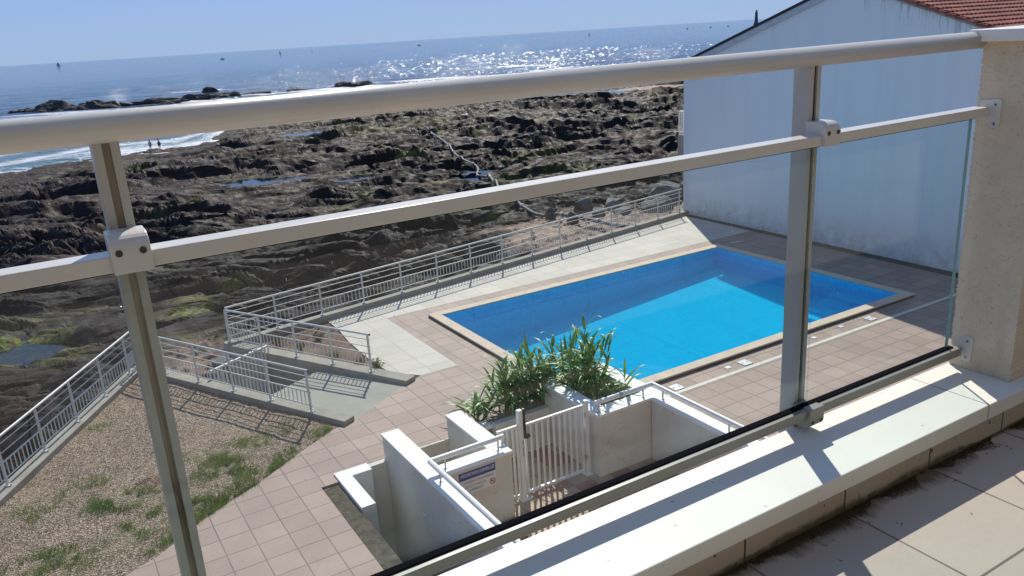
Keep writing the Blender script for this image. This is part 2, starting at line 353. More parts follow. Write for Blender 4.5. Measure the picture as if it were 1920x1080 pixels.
col = t.mix(t.math('MULTIPLY', foot, 0.6), col, (0.28, 0.26, 0.2))
MATS['house_wall_paint'] = t.set(color=col, rough=0.9, normal=t.bump(t.noise(40, 4), 0.25, 0.006))

def stucco(name, color, stain=0.5):
    t = NT(name)
    n = t.noise(9, 6, 0.65); g = t.noise(130, 3, 0.7); v = t.voro(70)
    col = t.mix(t.ramp(n, [(0.3, 0), (0.7, 1)]), tuple(c * 0.90 for c in color), tuple(c * 1.05 for c in color))
    pits = t.math('MULTIPLY', t.math('LESS_THAN', g, 0.36), t.math('GREATER_THAN', t.noise(14), 0.45))
    col = t.mix(t.math('MULTIPLY', pits, 0.6), col, tuple(c * 0.35 for c in color))
    rust = t.ramp(t.noise(3.2, 5, 0.7, t.map((3, 3, 0.6))), [(0.52, 0), (0.75, 1)])
    col = t.mix(t.math('MULTIPLY', rust, stain), col, (0.36, 0.25, 0.14))
    h = t.math('ADD', g, t.math('MULTIPLY', v, 0.8))
    MATS[name] = t.set(color=col, rough=0.95, normal=t.bump(h, 0.45, 0.003))
stucco('stucco', (0.66, 0.57, 0.445), 0.4)

def tiles(name, a, b, grout, pitch, ox, oy, joint, dirt=0.3, rough=0.7, patch=None, moss=False):
    """Square paving tiles laid in world x, y, each a little different, worn and stained."""
    t = NT(name); x, y, z = t.sep()
    fx = t.math('DIVIDE', t.math('SUBTRACT', x, ox), pitch); fy = t.math('DIVIDE', t.math('SUBTRACT', y, oy), pitch)
    cx, cy = t.math('FLOOR', fx), t.math('FLOOR', fy)
    dx = t.math('MINIMUM', t.math('FRACT', fx), t.math('SUBTRACT', 1.0, t.math('FRACT', fx)))
    dy = t.math('MINIMUM', t.math('FRACT', fy), t.math('SUBTRACT', 1.0, t.math('FRACT', fy)))
    e = t.math('MINIMUM', dx, dy); j = t.math('LESS_THAN', e, joint / pitch / 2)
    cmb = t.n.new('ShaderNodeCombineXYZ'); t.link(cx, cmb.inputs[0]); t.link(cy, cmb.inputs[1])
    wnz = t.n.new('ShaderNodeTexWhiteNoise'); wnz.noise_dimensions = '2D'; t.link(cmb.outputs[0], wnz.inputs['Vector'])
    f = wnz.outputs['Value']
    col = t.mix(f, tuple(c * 0.93 for c in a), b)
    if patch:
        col = t.mix(t.math('GREATER_THAN', f, 0.72), col, patch)
    mott = t.ramp(t.noise(1.1, 6, 0.62), [(0.32, 0.0), (0.72, 1.0)])
    col = t.mix(t.math('MULTIPLY', mott, dirt), col, tuple(c * 0.62 for c in a))
    fine = t.noise(45, 3, 0.6); col = t.mix(t.math('MULTIPLY', fine, 0.22), col, tuple(c * 0.55 for c in a))
    spk = t.math('MULTIPLY', t.math('LESS_THAN', t.voro(3.1), 0.06), 0.6); col = t.mix(spk, col, tuple(c * 0.35 for c in a))
    col = t.mix(t.math('MULTIPLY', j, t.math('ADD', 0.35, t.math('MULTIPLY', t.noise(0.9, 3), 0.9)), clamp=True), col, grout)
    if moss: col = moss_stain(t, col, 0.075, 0.0)
    hgt = t.math('ADD', t.math('MULTIPLY', j, -1.0), t.math('ADD', t.math('MULTIPLY', fine, 0.15), t.math('MULTIPLY', f, 0.2)))
    MATS[name] = t.set(color=col, rough=rough, normal=t.bump(hgt, 0.5, 0.006))
tiles('deck_tiles', (0.355, 0.255, 0.20), (0.425, 0.31, 0.245), (0.13, 0.10, 0.085), 0.489, 12.0, 10.82, 0.022, 0.45)
tiles('deck_tiles_west', (0.375, 0.265, 0.215), (0.445, 0.32, 0.26), (0.13, 0.10, 0.085), 0.489, 3.405, 10.82, 0.020, 0.45)
tiles('pale_tiles', (0.55, 0.49, 0.41), (0.62, 0.56, 0.47), (0.27, 0.25, 0.21), 0.65, 7.87, 20.6, 0.014, 0.35)
tiles('patio_tiles', (0.46, 0.33, 0.22), (0.52, 0.38, 0.25), (0.10, 0.06, 0.045), 0.40, 6.9, 11.3, 0.014, 0.3, patch=(0.34, 0.13, 0.10))
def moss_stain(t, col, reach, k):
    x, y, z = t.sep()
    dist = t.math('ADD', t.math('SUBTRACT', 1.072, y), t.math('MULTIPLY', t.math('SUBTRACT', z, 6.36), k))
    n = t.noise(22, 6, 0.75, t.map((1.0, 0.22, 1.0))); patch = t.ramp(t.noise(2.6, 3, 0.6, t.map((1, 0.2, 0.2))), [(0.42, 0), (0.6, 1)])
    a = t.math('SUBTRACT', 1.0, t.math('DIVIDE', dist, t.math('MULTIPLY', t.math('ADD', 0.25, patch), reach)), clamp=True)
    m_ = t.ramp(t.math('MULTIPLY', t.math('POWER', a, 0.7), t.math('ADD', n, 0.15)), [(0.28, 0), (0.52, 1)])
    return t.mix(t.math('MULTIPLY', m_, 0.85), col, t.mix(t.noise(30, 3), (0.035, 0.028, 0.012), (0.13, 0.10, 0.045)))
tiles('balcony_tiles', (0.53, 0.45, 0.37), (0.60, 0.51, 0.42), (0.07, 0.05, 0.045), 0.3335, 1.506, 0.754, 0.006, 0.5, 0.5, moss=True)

t = NT('balcony_dirt_tiles')                            # the same tile on the upright strip under the ledge: upright joints and damp specks
x, y, z = t.sep(); fx = t.math('DIVIDE', t.math('SUBTRACT', x, 1.506), 0.3335)
e = t.math('MINIMUM', t.math('FRACT', fx), t.math('SUBTRACT', 1.0, t.math('FRACT', fx)))
j = t.math('LESS_THAN', e, 0.009)
col = t.mix(t.noise(5, 5), (0.46, 0.39, 0.31), (0.56, 0.48, 0.39))
sp = t.math('MULTIPLY', t.math('LESS_THAN', t.voro(26), 0.16), t.math('GREATER_THAN', t.noise(7, 4), 0.53)); col = t.mix(t.math('MULTIPLY', sp, 0.8), col, (0.06, 0.04, 0.025))
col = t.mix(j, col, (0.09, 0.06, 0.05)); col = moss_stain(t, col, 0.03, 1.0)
MATS['balcony_dirt_tiles'] = t.set(color=col, rough=0.6, normal=t.bump(t.noise(70), 0.2, 0.003))

t = NT('ledge_paint')
n = t.ramp(t.noise(3.5, 6, 0.65), [(0.35, 0), (0.75, 1)]); sp = t.math('MULTIPLY', t.math('LESS_THAN', t.voro(17), 0.07), 0.5)
col = t.mix(t.math('MULTIPLY', n, 0.4), (0.79, 0.79, 0.715), (0.60, 0.585, 0.50)); col = t.mix(sp, col, (0.3, 0.25, 0.2))
x, y, z = t.sep(); col = t.mix(t.math('MULTIPLY', t.math('LESS_THAN', t.math('ABSOLUTE', t.math('SUBTRACT', x, t.math('ADD', 2.045, t.math('MULTIPLY', t.math('SUBTRACT', 1.05, y), 0.0)))), 0.0022), 0.8), col, (0.16, 0.15, 0.2))
MATS['ledge_paint'] = t.set(color=col, rough=0.55, normal=t.bump(t.noise(60, 4), 0.12, 0.003))

t = NT('groove_dirt')
col = t.mix(t.ramp(t.noise(9, 5, 0.7, t.map((1, 1, 0.25))), [(0.3, 0), (0.7, 1)]), (0.13, 0.10, 0.065), (0.42, 0.37, 0.29))
MATS['groove_dirt'] = t.set(color=col, rough=0.8)

t = NT('glass')                                         # clear pane: see-through with a reflection, faint salt film and scratches
tr = t.n.new('ShaderNodeBsdfTransparent'); tr.inputs[0].default_value = (0.925, 0.965, 0.97, 1)
gl = t.n.new('ShaderNodeBsdfGlossy'); gl.inputs['Roughness'].default_value = 0.0
fr = t.schlick(0.04, None, 0.75)
df = t.n.new('ShaderNodeBsdfDiffuse'); df.inputs[0].default_value = (0.75, 0.78, 0.8, 1)
m1 = t.n.new('ShaderNodeMixShader'); t.link(fr, m1.inputs[0]); t.link(tr.outputs[0], m1.inputs[1]); t.link(gl.outputs[0], m1.inputs[2])
film = t.ramp(t.noise(5, 6, 0.7, t.map((1, 1, 0.45))), [(0.4, 0.001), (0.85, 0.017)])
m2 = t.n.new('ShaderNodeMixShader'); t.link(film, m2.inputs[0]); t.link(m1.outputs[0], m2.inputs[1]); t.link(df.outputs[0], m2.inputs[2])
t.link(m2.outputs[0], t.out.inputs[0]); MATS['glass'] = t.m
t = NT('glass_edge'); MATS['glass_edge'] = t.set(color=(0.35, 0.55, 0.5), rough=0.15)

def water_sheet(name, tint, bs, bstr, bdist, rough=0.0, refl=1.0):
    t = NT(name)
    tr = t.n.new('ShaderNodeBsdfTransparent'); tr.inputs[0].default_value = (*tint, 1)
    gl = t.n.new('ShaderNodeBsdfGlossy'); gl.inputs['Roughness'].default_value = rough
    nm = t.bump(t.noise(bs, 3, 0.6), bstr, bdist); t.link(nm, gl.inputs['Normal'])
    fr = t.schlick(0.02, nm, refl)
    mx = t.n.new('ShaderNodeMixShader'); t.link(fr, mx.inputs[0]); t.link(tr.outputs[0], mx.inputs[1]); t.link(gl.outputs[0], mx.inputs[2])
    t.link(mx.outputs[0], t.out.inputs[0]); MATS[name] = t.m
water_sheet('pool_water', (0.80, 0.98, 1.0), 4.0, 0.3, 0.03, 0.0, 0.4)
_pw = MATS['pool_water'].node_tree; _v = _pw.nodes.new('ShaderNodeVolumePrincipled'); _v.inputs['Color'].default_value = (0.04, 0.62, 0.97, 1); _v.inputs['Density'].default_value = 0.17
_pw.links.new(_v.outputs[0], _pw.nodes['Material Output'].inputs['Volume'])
water_sheet('tide_water', (0.45, 0.55, 0.6), 3.0, 0.08, 0.02)

t = NT('pool_liner'); x, y, z = t.sep()                 # blue liner: mottled colour stands in for caustics in the water; welded seams
n = t.noise(9.0, 5, 0.75, None, 1.6)
col = t.mix(t.ramp(n, [(0.32, 0), (0.68, 1)]), (0.001, 0.43, 0.86), (0.003, 0.76, 0.99))
sx = t.math('ABSOLUTE', t.math('SUBTRACT', t.math('FRACT', t.math('DIVIDE', t.math('SUBTRACT', x, 9.13), 2.0)), 0.5))
sy = t.math('LESS_THAN', sx, 0.007)
col = t.mix(t.math('MULTIPLY', sy, 0.35), col, (0.0, 0.10, 0.30))
MATS['pool_liner'] = t.set(color=col, rough=0.8, spec=0.0)

t = NT('rock'); x, y, z = t.sep()
al, sa, we = t.attr('algae'), t.attr('sand'), t.attr('wet')
strat = t.noise(0.9, 6, 0.65, t.map((0.35, 1.6, 3.0), (0, 0, math.radians(28))))
big = t.math('ADD', t.noise(0.09, 4, 0.6), t.math('MULTIPLY', t.math('SUBTRACT', t.math('SUBTRACT', t.math('MULTIPLY', y, 0.45), x), 6.0), -0.004)); fine = t.noise(9, 5, 0.7)
dark = t.mix(t.ramp(big, [(0.38, 0), (0.62, 1)]), (0.018, 0.0108, 0.0088), (0.0075, 0.0062, 0.0062))
lite = t.mix(t.ramp(big, [(0.35, 0), (0.65, 1)]), (0.046, 0.0265, 0.0215), (0.018, 0.0142, 0.0138))
col = t.mix(t.ramp(strat, [(0.35, 0), (0.66, 1)]), dark, lite)
col = t.mix(t.ramp(fine, [(0.35, 0.0), (0.8, 0.5)]), col, (0.03, 0.025, 0.023))
blk = t.ramp(t.noise(0.35, 5, 0.7), [(0.47, 0), (0.60, 1)]); col = t.mix(t.math('MULTIPLY', blk, 0.65), col, (0.012, 0.011, 0.0105))
pale = t.math('MULTIPLY', t.ramp(t.noise(0.55, 6, 0.7, t.map((0.5, 1.4, 1.4))), [(0.62, 0), (0.74, 1)]), 0.6); col = t.mix(pale, col, (0.15, 0.12, 0.10))
grn = t.mix(t.noise(6, 4), (0.07, 0.085, 0.012), (0.28, 0.29, 0.05))
col = t.mix(t.math('MULTIPLY', al, t.ramp(t.noise(2.6, 7, 0.8), [(0.43, 0), (0.56, 1)])), col, grn)
snd = t.mix(t.ramp(t.noise(0.8, 5, 0.7), [(0.35, 0), (0.65, 1)]), (0.17, 0.10, 0.075), (0.36, 0.25, 0.185))
snd = t.mix(t.ramp(t.voro(9), [(0.12, 0.8), (0.4, 0.0)]), snd, (0.10, 0.075, 0.06))
col = t.mix(sa, col, snd)
col = t.mix(we, col, (0.03, 0.035, 0.035)); rg = t.mix(t.math('GREATER_THAN', we, 0.6), t.ramp(t.noise(1.3, 4), [(0.4, 0.6), (0.7, 0.95)]), (0.04, 0.04, 0.04))
h = t.math('ADD', t.math('MULTIPLY', strat, 1.0), t.math('MULTIPLY', fine, 0.35))
MATS['rock'] = t.set(color=col, rough=rg, spec=t.math('ADD', 0.15, t.math('MULTIPLY', we, 0.5)), normal=t.bump(t.math('MULTIPLY', h, t.math('SUBTRACT', 1.0, we)), 0.7, 0.10))
t = NT('boulder_stone')
col = t.mix(t.ramp(t.noise(1.6, 6, 0.7), [(0.3, 0), (0.7, 1)]), (0.055, 0.06, 0.058), (0.22, 0.215, 0.19)); MATS['boulder_stone'] = t.set(color=col, rough=0.8, normal=t.bump(t.noise(6, 6, 0.7), 0.7, 0.06))
t = NT('sea_rock_stone')
col = t.mix(t.ramp(t.noise(0.5, 6, 0.7), [(0.3, 0), (0.7, 1)]), (0.014, 0.013, 0.013), (0.045, 0.036, 0.03)); MATS['sea_rock_stone'] = t.set(color=col, rough=0.7, normal=t.bump(t.noise(1.2, 6, 0.7), 0.9, 0.4))

t = NT('sea'); x, y, z = t.sep()
fo, sh = t.attr('foam'), t.attr('shallow')
d = t.math('POWER', t.math('ADD', t.math('MULTIPLY', x, x), t.math('MULTIPLY', y, y)), 0.5)
vm = t.map((0.6, 1.0, 1), (0, 0, math.radians(20)))
n1 = t.noise(0.10, 4, 0.6, vm); n2 = t.noise(0.55, 4, 0.65, vm); n3 = t.noise(0.012, 4, 0.6, t.map((0.35, 1.6, 1), (0, 0, math.radians(26))))
h = t.math('DIVIDE', t.math('ADD', t.math('MULTIPLY', n1, 2.6), t.math('ADD', t.math('MULTIPLY', n2, 2.0), t.math('MULTIPLY', t.noise(1.9, 3, 0.6, vm), 0.5))), t.math('ADD', 1.0, t.math('MINIMUM', 2.6, t.math('POWER', t.math('DIVIDE', d, 420.0), 2.2))))
deep = t.mix(t.ramp(n3, [(0.38, 0), (0.64, 1)]), (0.008, 0.040, 0.095), (0.018, 0.075, 0.14))
col = t.mix(sh, deep, (0.045, 0.13, 0.15))
ff = t.math('MULTIPLY', fo, t.ramp(t.noise(0.45, 6, 0.75, t.map((0.45, 1.2, 1), (0, 0, math.radians(28)))), [(0.30, 0), (0.52, 1)]), clamp=True)
col = t.mix(ff, col, (0.75, 0.79, 0.82))
rg = t.math('ADD', 0.05, t.math('MULTIPLY', ff, 0.6))
MATS['sea'] = t.set(color=col, rough=rg, ior=1.33, spec=0.32, normal=t.bump(h, 1.0, 0.8))

t = NT('gravel')
v = t.voro(36, None, 'F1', 'Color'); vd = t.voro(36); big = t.noise(0.8, 5, 0.7)
sx = t.n.new('ShaderNodeSeparateColor'); t.link(v, sx.inputs[0])
col = t.ramp(sx.outputs[0], [(0.0, (0.13, 0.085, 0.055)), (0.3, (0.36, 0.245, 0.17)), (0.65, (0.52, 0.385, 0.27)), (1.0, (0.68, 0.55, 0.42))])
col = t.mix(t.ramp(vd, [(0.35, 0.0), (0.65, 0.8)]), col, (0.09, 0.065, 0.045))
col = t.mix(t.math('MULTIPLY', t.ramp(big, [(0.45, 0), (0.75, 1)]), 0.45), col, (0.19, 0.14, 0.095))
gr = t.attr('green'); col = t.mix(t.math('MULTIPLY', gr, t.ramp(t.noise(5, 6, 0.8), [(0.46, 0), (0.56, 0.65)])), col, (0.085, 0.12, 0.03))
MATS['gravel'] = t.set(color=col, rough=0.95, normal=t.bump(t.math('SUBTRACT', 1.0, vd), 0.9, 0.03))
t = NT('bed_soil')
col = t.mix(t.ramp(t.voro(22), [(0.1, 0), (0.5, 1)]), (0.34, 0.22, 0.15), (0.14, 0.085, 0.06)); col = t.mix(t.math('MULTIPLY', t.ramp(t.noise(1.5, 5), [(0.5, 0), (0.7, 1)]), 0.5), col, (0.42, 0.33, 0.26))
MATS['bed_soil'] = t.set(color=col, rough=1, normal=t.bump(t.noise(30, 4), 0.9, 0.03))

def leafmat(name, a, b, sc=8):
    t = NT(name); col = t.mix(t.ramp(t.noise(sc, 3), [(0.3, 0), (0.7, 1)]), a, b)
    df = t.n.new('ShaderNodeBsdfTranslucent'); t.link(col, df.inputs[0])
    t.set(color=col, rough=0.42, spec=0.5); mx = t.n.new('ShaderNodeMixShader'); mx.inputs[0].default_value = 0.25
    t.link(t.b.outputs[0], mx.inputs[1]); t.link(df.outputs[0], mx.inputs[2]); t.link(mx.outputs[0], t.out.inputs[0]); MATS[name] = t.m
leafmat('reed_leaf', (0.06, 0.17, 0.03), (0.24, 0.42, 0.09)); leafmat('grass_blade', (0.09, 0.18, 0.02), (0.24, 0.32, 0.06), 5); leafmat('grass_red', (0.16, 0.05, 0.03), (0.22, 0.09, 0.05)); leafmat('shrub_leaf', (0.10, 0.13, 0.03), (0.2, 0.2, 0.05))
leafmat('grass_dry', (0.22, 0.17, 0.08), (0.12, 0.12, 0.05))

t = NT('roof_tile')
n = t.voro(2.6, t.map((1.6, 1.2, 1)), 'F1', 'Color'); s_ = t.n.new('ShaderNodeSeparateColor'); t.link(n, s_.inputs[0])
col = t.ramp(s_.outputs[0], [(0, (0.20, 0.055, 0.038)), (0.5, (0.30, 0.085, 0.06)), (1, (0.38, 0.13, 0.09))])
col = t.mix(t.ramp(t.noise(3, 5, 0.7), [(0.5, 0), (0.8, 0.6)]), col, (0.12, 0.06, 0.05)); MATS['roof_tile'] = t.set(color=col, rough=0.85, normal=t.bump(t.noise(40), 0.3, 0.01))

# ------------------------------------------------------------------ sea and rocky shore (both follow the real lie of the land)
NA, NR = 860, 820
az = np.radians(np.linspace(-16, 82, NA)); q = np.linspace(0, 1, NR)
rr = (11.0 ** -0.35 + q * (420.0 ** -0.35 - 11.0 ** -0.35)) ** (-1 / 0.35)
A, Rr = np.meshgrid(az, rr); X = Rr * np.sin(A); Y = Rr * np.cos(A)
Hh, S_, T_, SAND, PUD = terrain(X, Y, True)
alg = np.zeros(X.shape)
for (ax_, ay_, ra, w_) in [(-1.3, 37.3, 2.0, 1.0), (-0.3, 33.0, 1.5, 1.0), (-1.9, 33.3, 1.5, 0.9), (-0.1, 31.2, 0.9, 0.7), (-1.6, 41.0, 1.6, 0.5), (5.7, 38.9, 1.3, 1.0), (4.4, 36.2, 1.4, 1.0), (4.5, 34.4, 1.3, 1.0), (7.2, 39.3, 1.2, 1.0), (3.4, 31.0, 1.4, 0.7), (5.0, 29.0, 1.2, 0.6),
                         (27, 79, 4, 0.6), (34.6, 80, 4.5, 0.7), (63, 100, 7, 0.8), (67.5, 99, 5, 0.9), (25, 95, 4, 0.5), (34.7, 59.3, 3.5, 0.7), (44, 70, 6, 0.6), (52, 75, 7, 0.55), (40, 56, 5, 0.6), (46, 118, 9, 0.6), (60, 120, 14, 0.4), (25, 68, 3, 0.6), (24, 62, 3, 0.7), (9, 70, 4, 0.3)]:
    alg = np.maximum(alg, w_ * np.clip(1.3 - 1.25 * np.hypot((X - ax_) * .8, (Y - ay_) * 1.2) / (ra if ay_ < 45 else ra * .62), 0, 1))
alg = np.maximum(alg, 0.6 * sstep(0.70, 0.78, fbm(X / 6, Y / 3, 121, 4)))
wet = PUD.astype(float)
idx = np.arange(NA * NR).reshape(NR, NA)
Fq = np.stack([idx[:-1, :-1], idx[:-1, 1:], idx[1:, 1:], idx[1:, :-1]], -1).reshape(-1, 4)[:, ::-1]
keep = ((S_ > -1.5) & (T_ < 60)); kf = keep[:-1, :-1].ravel() | keep[1:, 1:].ravel()
V = np.stack([X, Y, Hh], -1).reshape(-1, 3)
tag(np_mesh('rocky_shore', V, Fq[kf], 'rock', dict(algae=alg.ravel(), sand=SAND.ravel(), wet=wet.ravel())), kind='structure')

NA2, NR2 = 520, 620
az = np.radians(np.linspace(-24, 88, NA2)); q = np.linspace(0, 1, NR2)
rr = (90.0 ** -0.5 + q * (60000.0 ** -0.5 - 90.0 ** -0.5)) ** (-2)
A, Rr = np.meshgrid(az, rr); X = Rr * np.sin(A); Y = Rr * np.cos(A)
Hs, S_, T_, _s = terrain(np.clip(X, -900, 900), np.clip(Y, -900, 900))
nb = fbm(X / 30, Y / 30, 7, 3); band = np.zeros(X.shape)
TT = T_ + 26 * (nb - 0.5)
for c_, w_, a_ in [(2, 7, 1.0), (14, 4, 0.9), (30, 4, 0.8), (55, 4, 0.6), (88, 5, 0.65), (120, 5, 0.4)]:
    band = np.maximum(band, a_ * (1 if c_ < 40 else 1 - sstep(40, 90, X)) * np.exp(-((TT - c_) / w_) ** 2) * sstep(0.36, 0.58, fbm(X / 22 + c_, Y / 22, 13, 3)))
foam = np.clip(band + 0.9 * np.exp(-((Hs - SEA) / 0.25) ** 2) * (T_ < 40), 0, 1)
for (fx_, fy_, fl, fw_, fa) in [(186, 317, 18, 2.2, 0.9), (189, 304, 14, 1.6, 0.7), (14, 262, 20, 4, 0.9), (52, 259, 24, 4, 0.9), (100, 257, 26, 6, 1.0), (72, 268, 30, 4, 0.9), (128, 268, 30, 4, 0.7), (63, 330, 12, 2.5, 0.8), (120, 560, 60, 3, 0.0), (6, 255, 12, 4, 0.9)]:
    u = (X - fx_) * STR[0] + (Y - fy_) * STR[1]; v = -(X - fx_) * STR[1] + (Y - fy_) * STR[0]
    foam = np.maximum(foam, fa * np.exp(-(u / fl) ** 2 - (v / fw_) ** 2))
swell = 0.22 * np.sin(TT / 4.2 + 3 * nb) * np.exp(-np.maximum(T_, 0) / 260) * sstep(0, 30, T_)
Z = SEA - Rr ** 2 / (2 * 6.371e6) + swell
shal = np.clip(1 - T_ / 70, 0, 1) * (Rr < 900)
idx = np.arange(NA2 * NR2).reshape(NR2, NA2)
Fq = np.stack([idx[:-1, :-1], idx[:-1, 1:], idx[1:, 1:], idx[1:, :-1]], -1).reshape(-1, 4)[:, ::-1]
tag(np_mesh('sea', np.stack([X, Y, Z], -1).reshape(-1, 3), Fq, 'sea', dict(foam=foam.ravel(), shallow=shal.ravel()), True), kind='structure')
rf = np.random.default_rng(21); n_ = 6500                # added white flecks on the water: sun glitter put into their colour
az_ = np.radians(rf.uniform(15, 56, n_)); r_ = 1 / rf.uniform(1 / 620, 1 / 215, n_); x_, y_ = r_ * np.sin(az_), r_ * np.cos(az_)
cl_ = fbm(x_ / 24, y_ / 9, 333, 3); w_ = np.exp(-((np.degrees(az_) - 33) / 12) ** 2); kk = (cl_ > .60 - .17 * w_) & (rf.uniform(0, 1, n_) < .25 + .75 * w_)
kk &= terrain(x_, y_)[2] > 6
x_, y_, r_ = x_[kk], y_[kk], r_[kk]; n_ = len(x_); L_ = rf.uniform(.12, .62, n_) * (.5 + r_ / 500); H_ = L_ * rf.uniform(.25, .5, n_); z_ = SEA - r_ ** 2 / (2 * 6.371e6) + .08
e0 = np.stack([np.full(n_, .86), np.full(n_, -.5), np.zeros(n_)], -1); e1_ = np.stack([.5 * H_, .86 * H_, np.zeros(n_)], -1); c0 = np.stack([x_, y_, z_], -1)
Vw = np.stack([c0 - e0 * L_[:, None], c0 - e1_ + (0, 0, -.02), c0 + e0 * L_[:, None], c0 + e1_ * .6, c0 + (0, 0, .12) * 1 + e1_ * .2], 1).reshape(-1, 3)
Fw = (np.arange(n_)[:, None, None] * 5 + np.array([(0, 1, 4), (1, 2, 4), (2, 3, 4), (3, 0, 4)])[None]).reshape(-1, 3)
simple('glint_white', (0.92, 0.93, 0.94), 0.35, 0.02); tag(np_mesh('glint_flecks', Vw, Fw, 'glint_white'), kind='stuff')
for p in POOLS:
    b = MB(); n = 40; lv = pool_level(p)
    b.add([(p[0], p[1], lv)] + [(p[0] + 1.45 * (p[2] * STR[0] * math.cos(a) - p[3] * STR[1] * math.sin(a)), p[1] + 1.45 * (p[2] * STR[1] * math.cos(a) + p[3] * STR[0] * math.sin(a)), lv) for a in [2 * math.pi * k / n for k in range(n)]],
          [(0, k + 1, (k + 1) % n + 1) for k in range(n)])
    tag(b.build('tide_pool_water', 'tide_water'), kind='structure')

# ------------------------------------------------------------------ paved terrace by the pool
def slab(name, polys, z, mat, thick=0.25):
    b = MB()
    for p in polys: b.prism(p, z - thick, z)
    return tag(b.build(name, mat), kind='structure')
slab('pool_deck', [[(7.87, 19.93), (22.7, 19.93), (22.7, 20.65), (7.87, 20.65)], [(7.87, 13.15), (8.83, 13.15), (8.83, 19.93), (7.87, 19.93)],
                   [(19.97, 12.5), (22.7, 12.5), (22.7, 19.93), (19.97, 19.93)], [(9.87, -3), (22.7, -3), (22.7, 12.5), (9.87, 12.5)]], 0, 'deck_tiles')
slab('footpath', [[(-20, 3), (-6, 8.6), (-1.5, 11.3), (0, 12.2), (.57, 12.47), (1.34, 13.08), (2.38, 13.67), (3.38, 14.36), (4.28, 14.92), (4.62, 14.93), (6.30, 15.98), (6.90, 16.3), (7.87, 16.3), (7.87, 13.15), (3.66, 13.15), (3.66, 12.86), (3.33, 12.86), (3.33, -3), (-20, -3)]], 0, 'deck_tiles_west')
slab('pale_paving', [[(6.45, 20.65), (22.7, 20.65), (22.7, 24.28), (6.45, 21.60)], [(6.90, 16.3), (7.87, 16.3), (7.87, 20.65), (6.45, 20.65), (6.34, 19.57), (6.30, 17.76), (6.40, 16.9)]], 0, 'pale_tiles')
slab('soil_strip', [[(3.33, -3), (3.655, -3), (3.655, 12.86), (3.33, 12.86)]], -0.035, 'soil', 0.3)
slab('planting_bed', [[(3.75, 21.25), (6.12, 16.95), (6.5, 16.6), (6.42, 16.92), (6.31, 17.76), (6.35, 19.57), (6.46, 21.6)]], -0.03, 'bed_soil', 0.3)
slab('drainage_gravel', [[(22.28, 9.5), (22.69, 9.5), (22.69, 24.2), (22.42, 24.2)]], 0.012, 'soil', 0.1)
slab('patio_floor', [[(5.0, -3), (9.55, -3), (9.55, 13.12), (5.0, 13.12)]], -0.8, 'patio_tiles')
slab('light_well_floor', [[(3.6, -3), (4.7, -3), (4.7, 13.1), (3.6, 13.1)]], -2.4, 'soil')
# gravel bed with worn grass
NXg, NYg = 240, 250
gx, gy = np.meshgrid(np.linspace(-9, 4.75, NXg), np.linspace(7, 21.2, NYg))
GRASS = [(0.1, 14.75, 0.42, 1.0), (0.45, 14.6, 0.4, 0.9), (2.3, 15.3, 0.5, 0.8), (1.8, 14.7, 0.45, 0.8), (2.0, 14.95, 0.4, 0.7), (0.3, 13.45, 0.45, 0.75), (0.9, 13.7, 0.45, 0.8), (-0.85, 13.4, 0.4, 0.8), (-0.5, 13.1, 0.4, 0.6), (1.3, 13.75, 0.45, 0.7), (2.75, 15.35, 0.35, 0.9), (3.3, 15.6, 0.35, 0.6),
         (-1.3, 13.3, 0.5, 0.4), (2.2, 14.2, 0.4, 0.6), (0.2, 18.3, 0.35, 0.25), (-1.0, 15.3, 0.5, 0.3), (-0.2, 15.6, 0.4, 0.35), (1.6, 15.5, 0.4, 0.35), (-2.5, 13.0, 0.8, 0.5), (3.9, 15.9, 0.3, 0.5)]
gn = np.zeros(gx.shape)
for (a, b_, r_, w_) in GRASS: gn = np.maximum(gn, w_ * np.clip(1.4 - np.hypot(gx - a, gy - b_) / r_, 0, 1))
edge_y = np.interp(gx, [-20, -6, -1.5, 0, .57, 1.34, 2.38, 3.38, 4.28, 4.75], [3, 8.6, 11.3, 12.2, 12.47, 13.08, 13.67, 14.36, 14.92, 15])
gn = np.maximum(gn, 0.75 * np.clip(1 - (gy - edge_y) / 0.75, 0, 1) * sstep(0.40, 0.56, fbm(gx / 0.6, gy / 0.6, 3, 3)))
gz = -0.03 + 0.07 * (fbm(gx / 1.3, gy / 1.3, 9, 3) - 0.5) + 0.03 * (fbm(gx / 0.12, gy / 0.12, 19, 2) - 0.5) + 0.02 * gn
kc = (gx - 4.62) * 0.885 + (gy - 14.93) * 0.466 < 0.12; kd = (gx - 1.42) * 0.866 - (gy - 21.15) * 0.50 > -0.12
kk = kc & kd & (gy > edge_y - 0.25)
idx = np.arange(NXg * NYg).reshape(NYg, NXg)
Fq = np.stack([idx[:-1, :-1], idx[:-1, 1:], idx[1:, 1:], idx[1:, :-1]], -1).reshape(-1, 4)
kf = (kk[:-1, :-1] & kk[1:, 1:]).ravel()
tag(np_mesh('gravel_bed', np.stack([gx, gy, gz], -1).reshape(-1, 3), Fq[kf], 'gravel', dict(green=gn.ravel()), True), kind='structure')

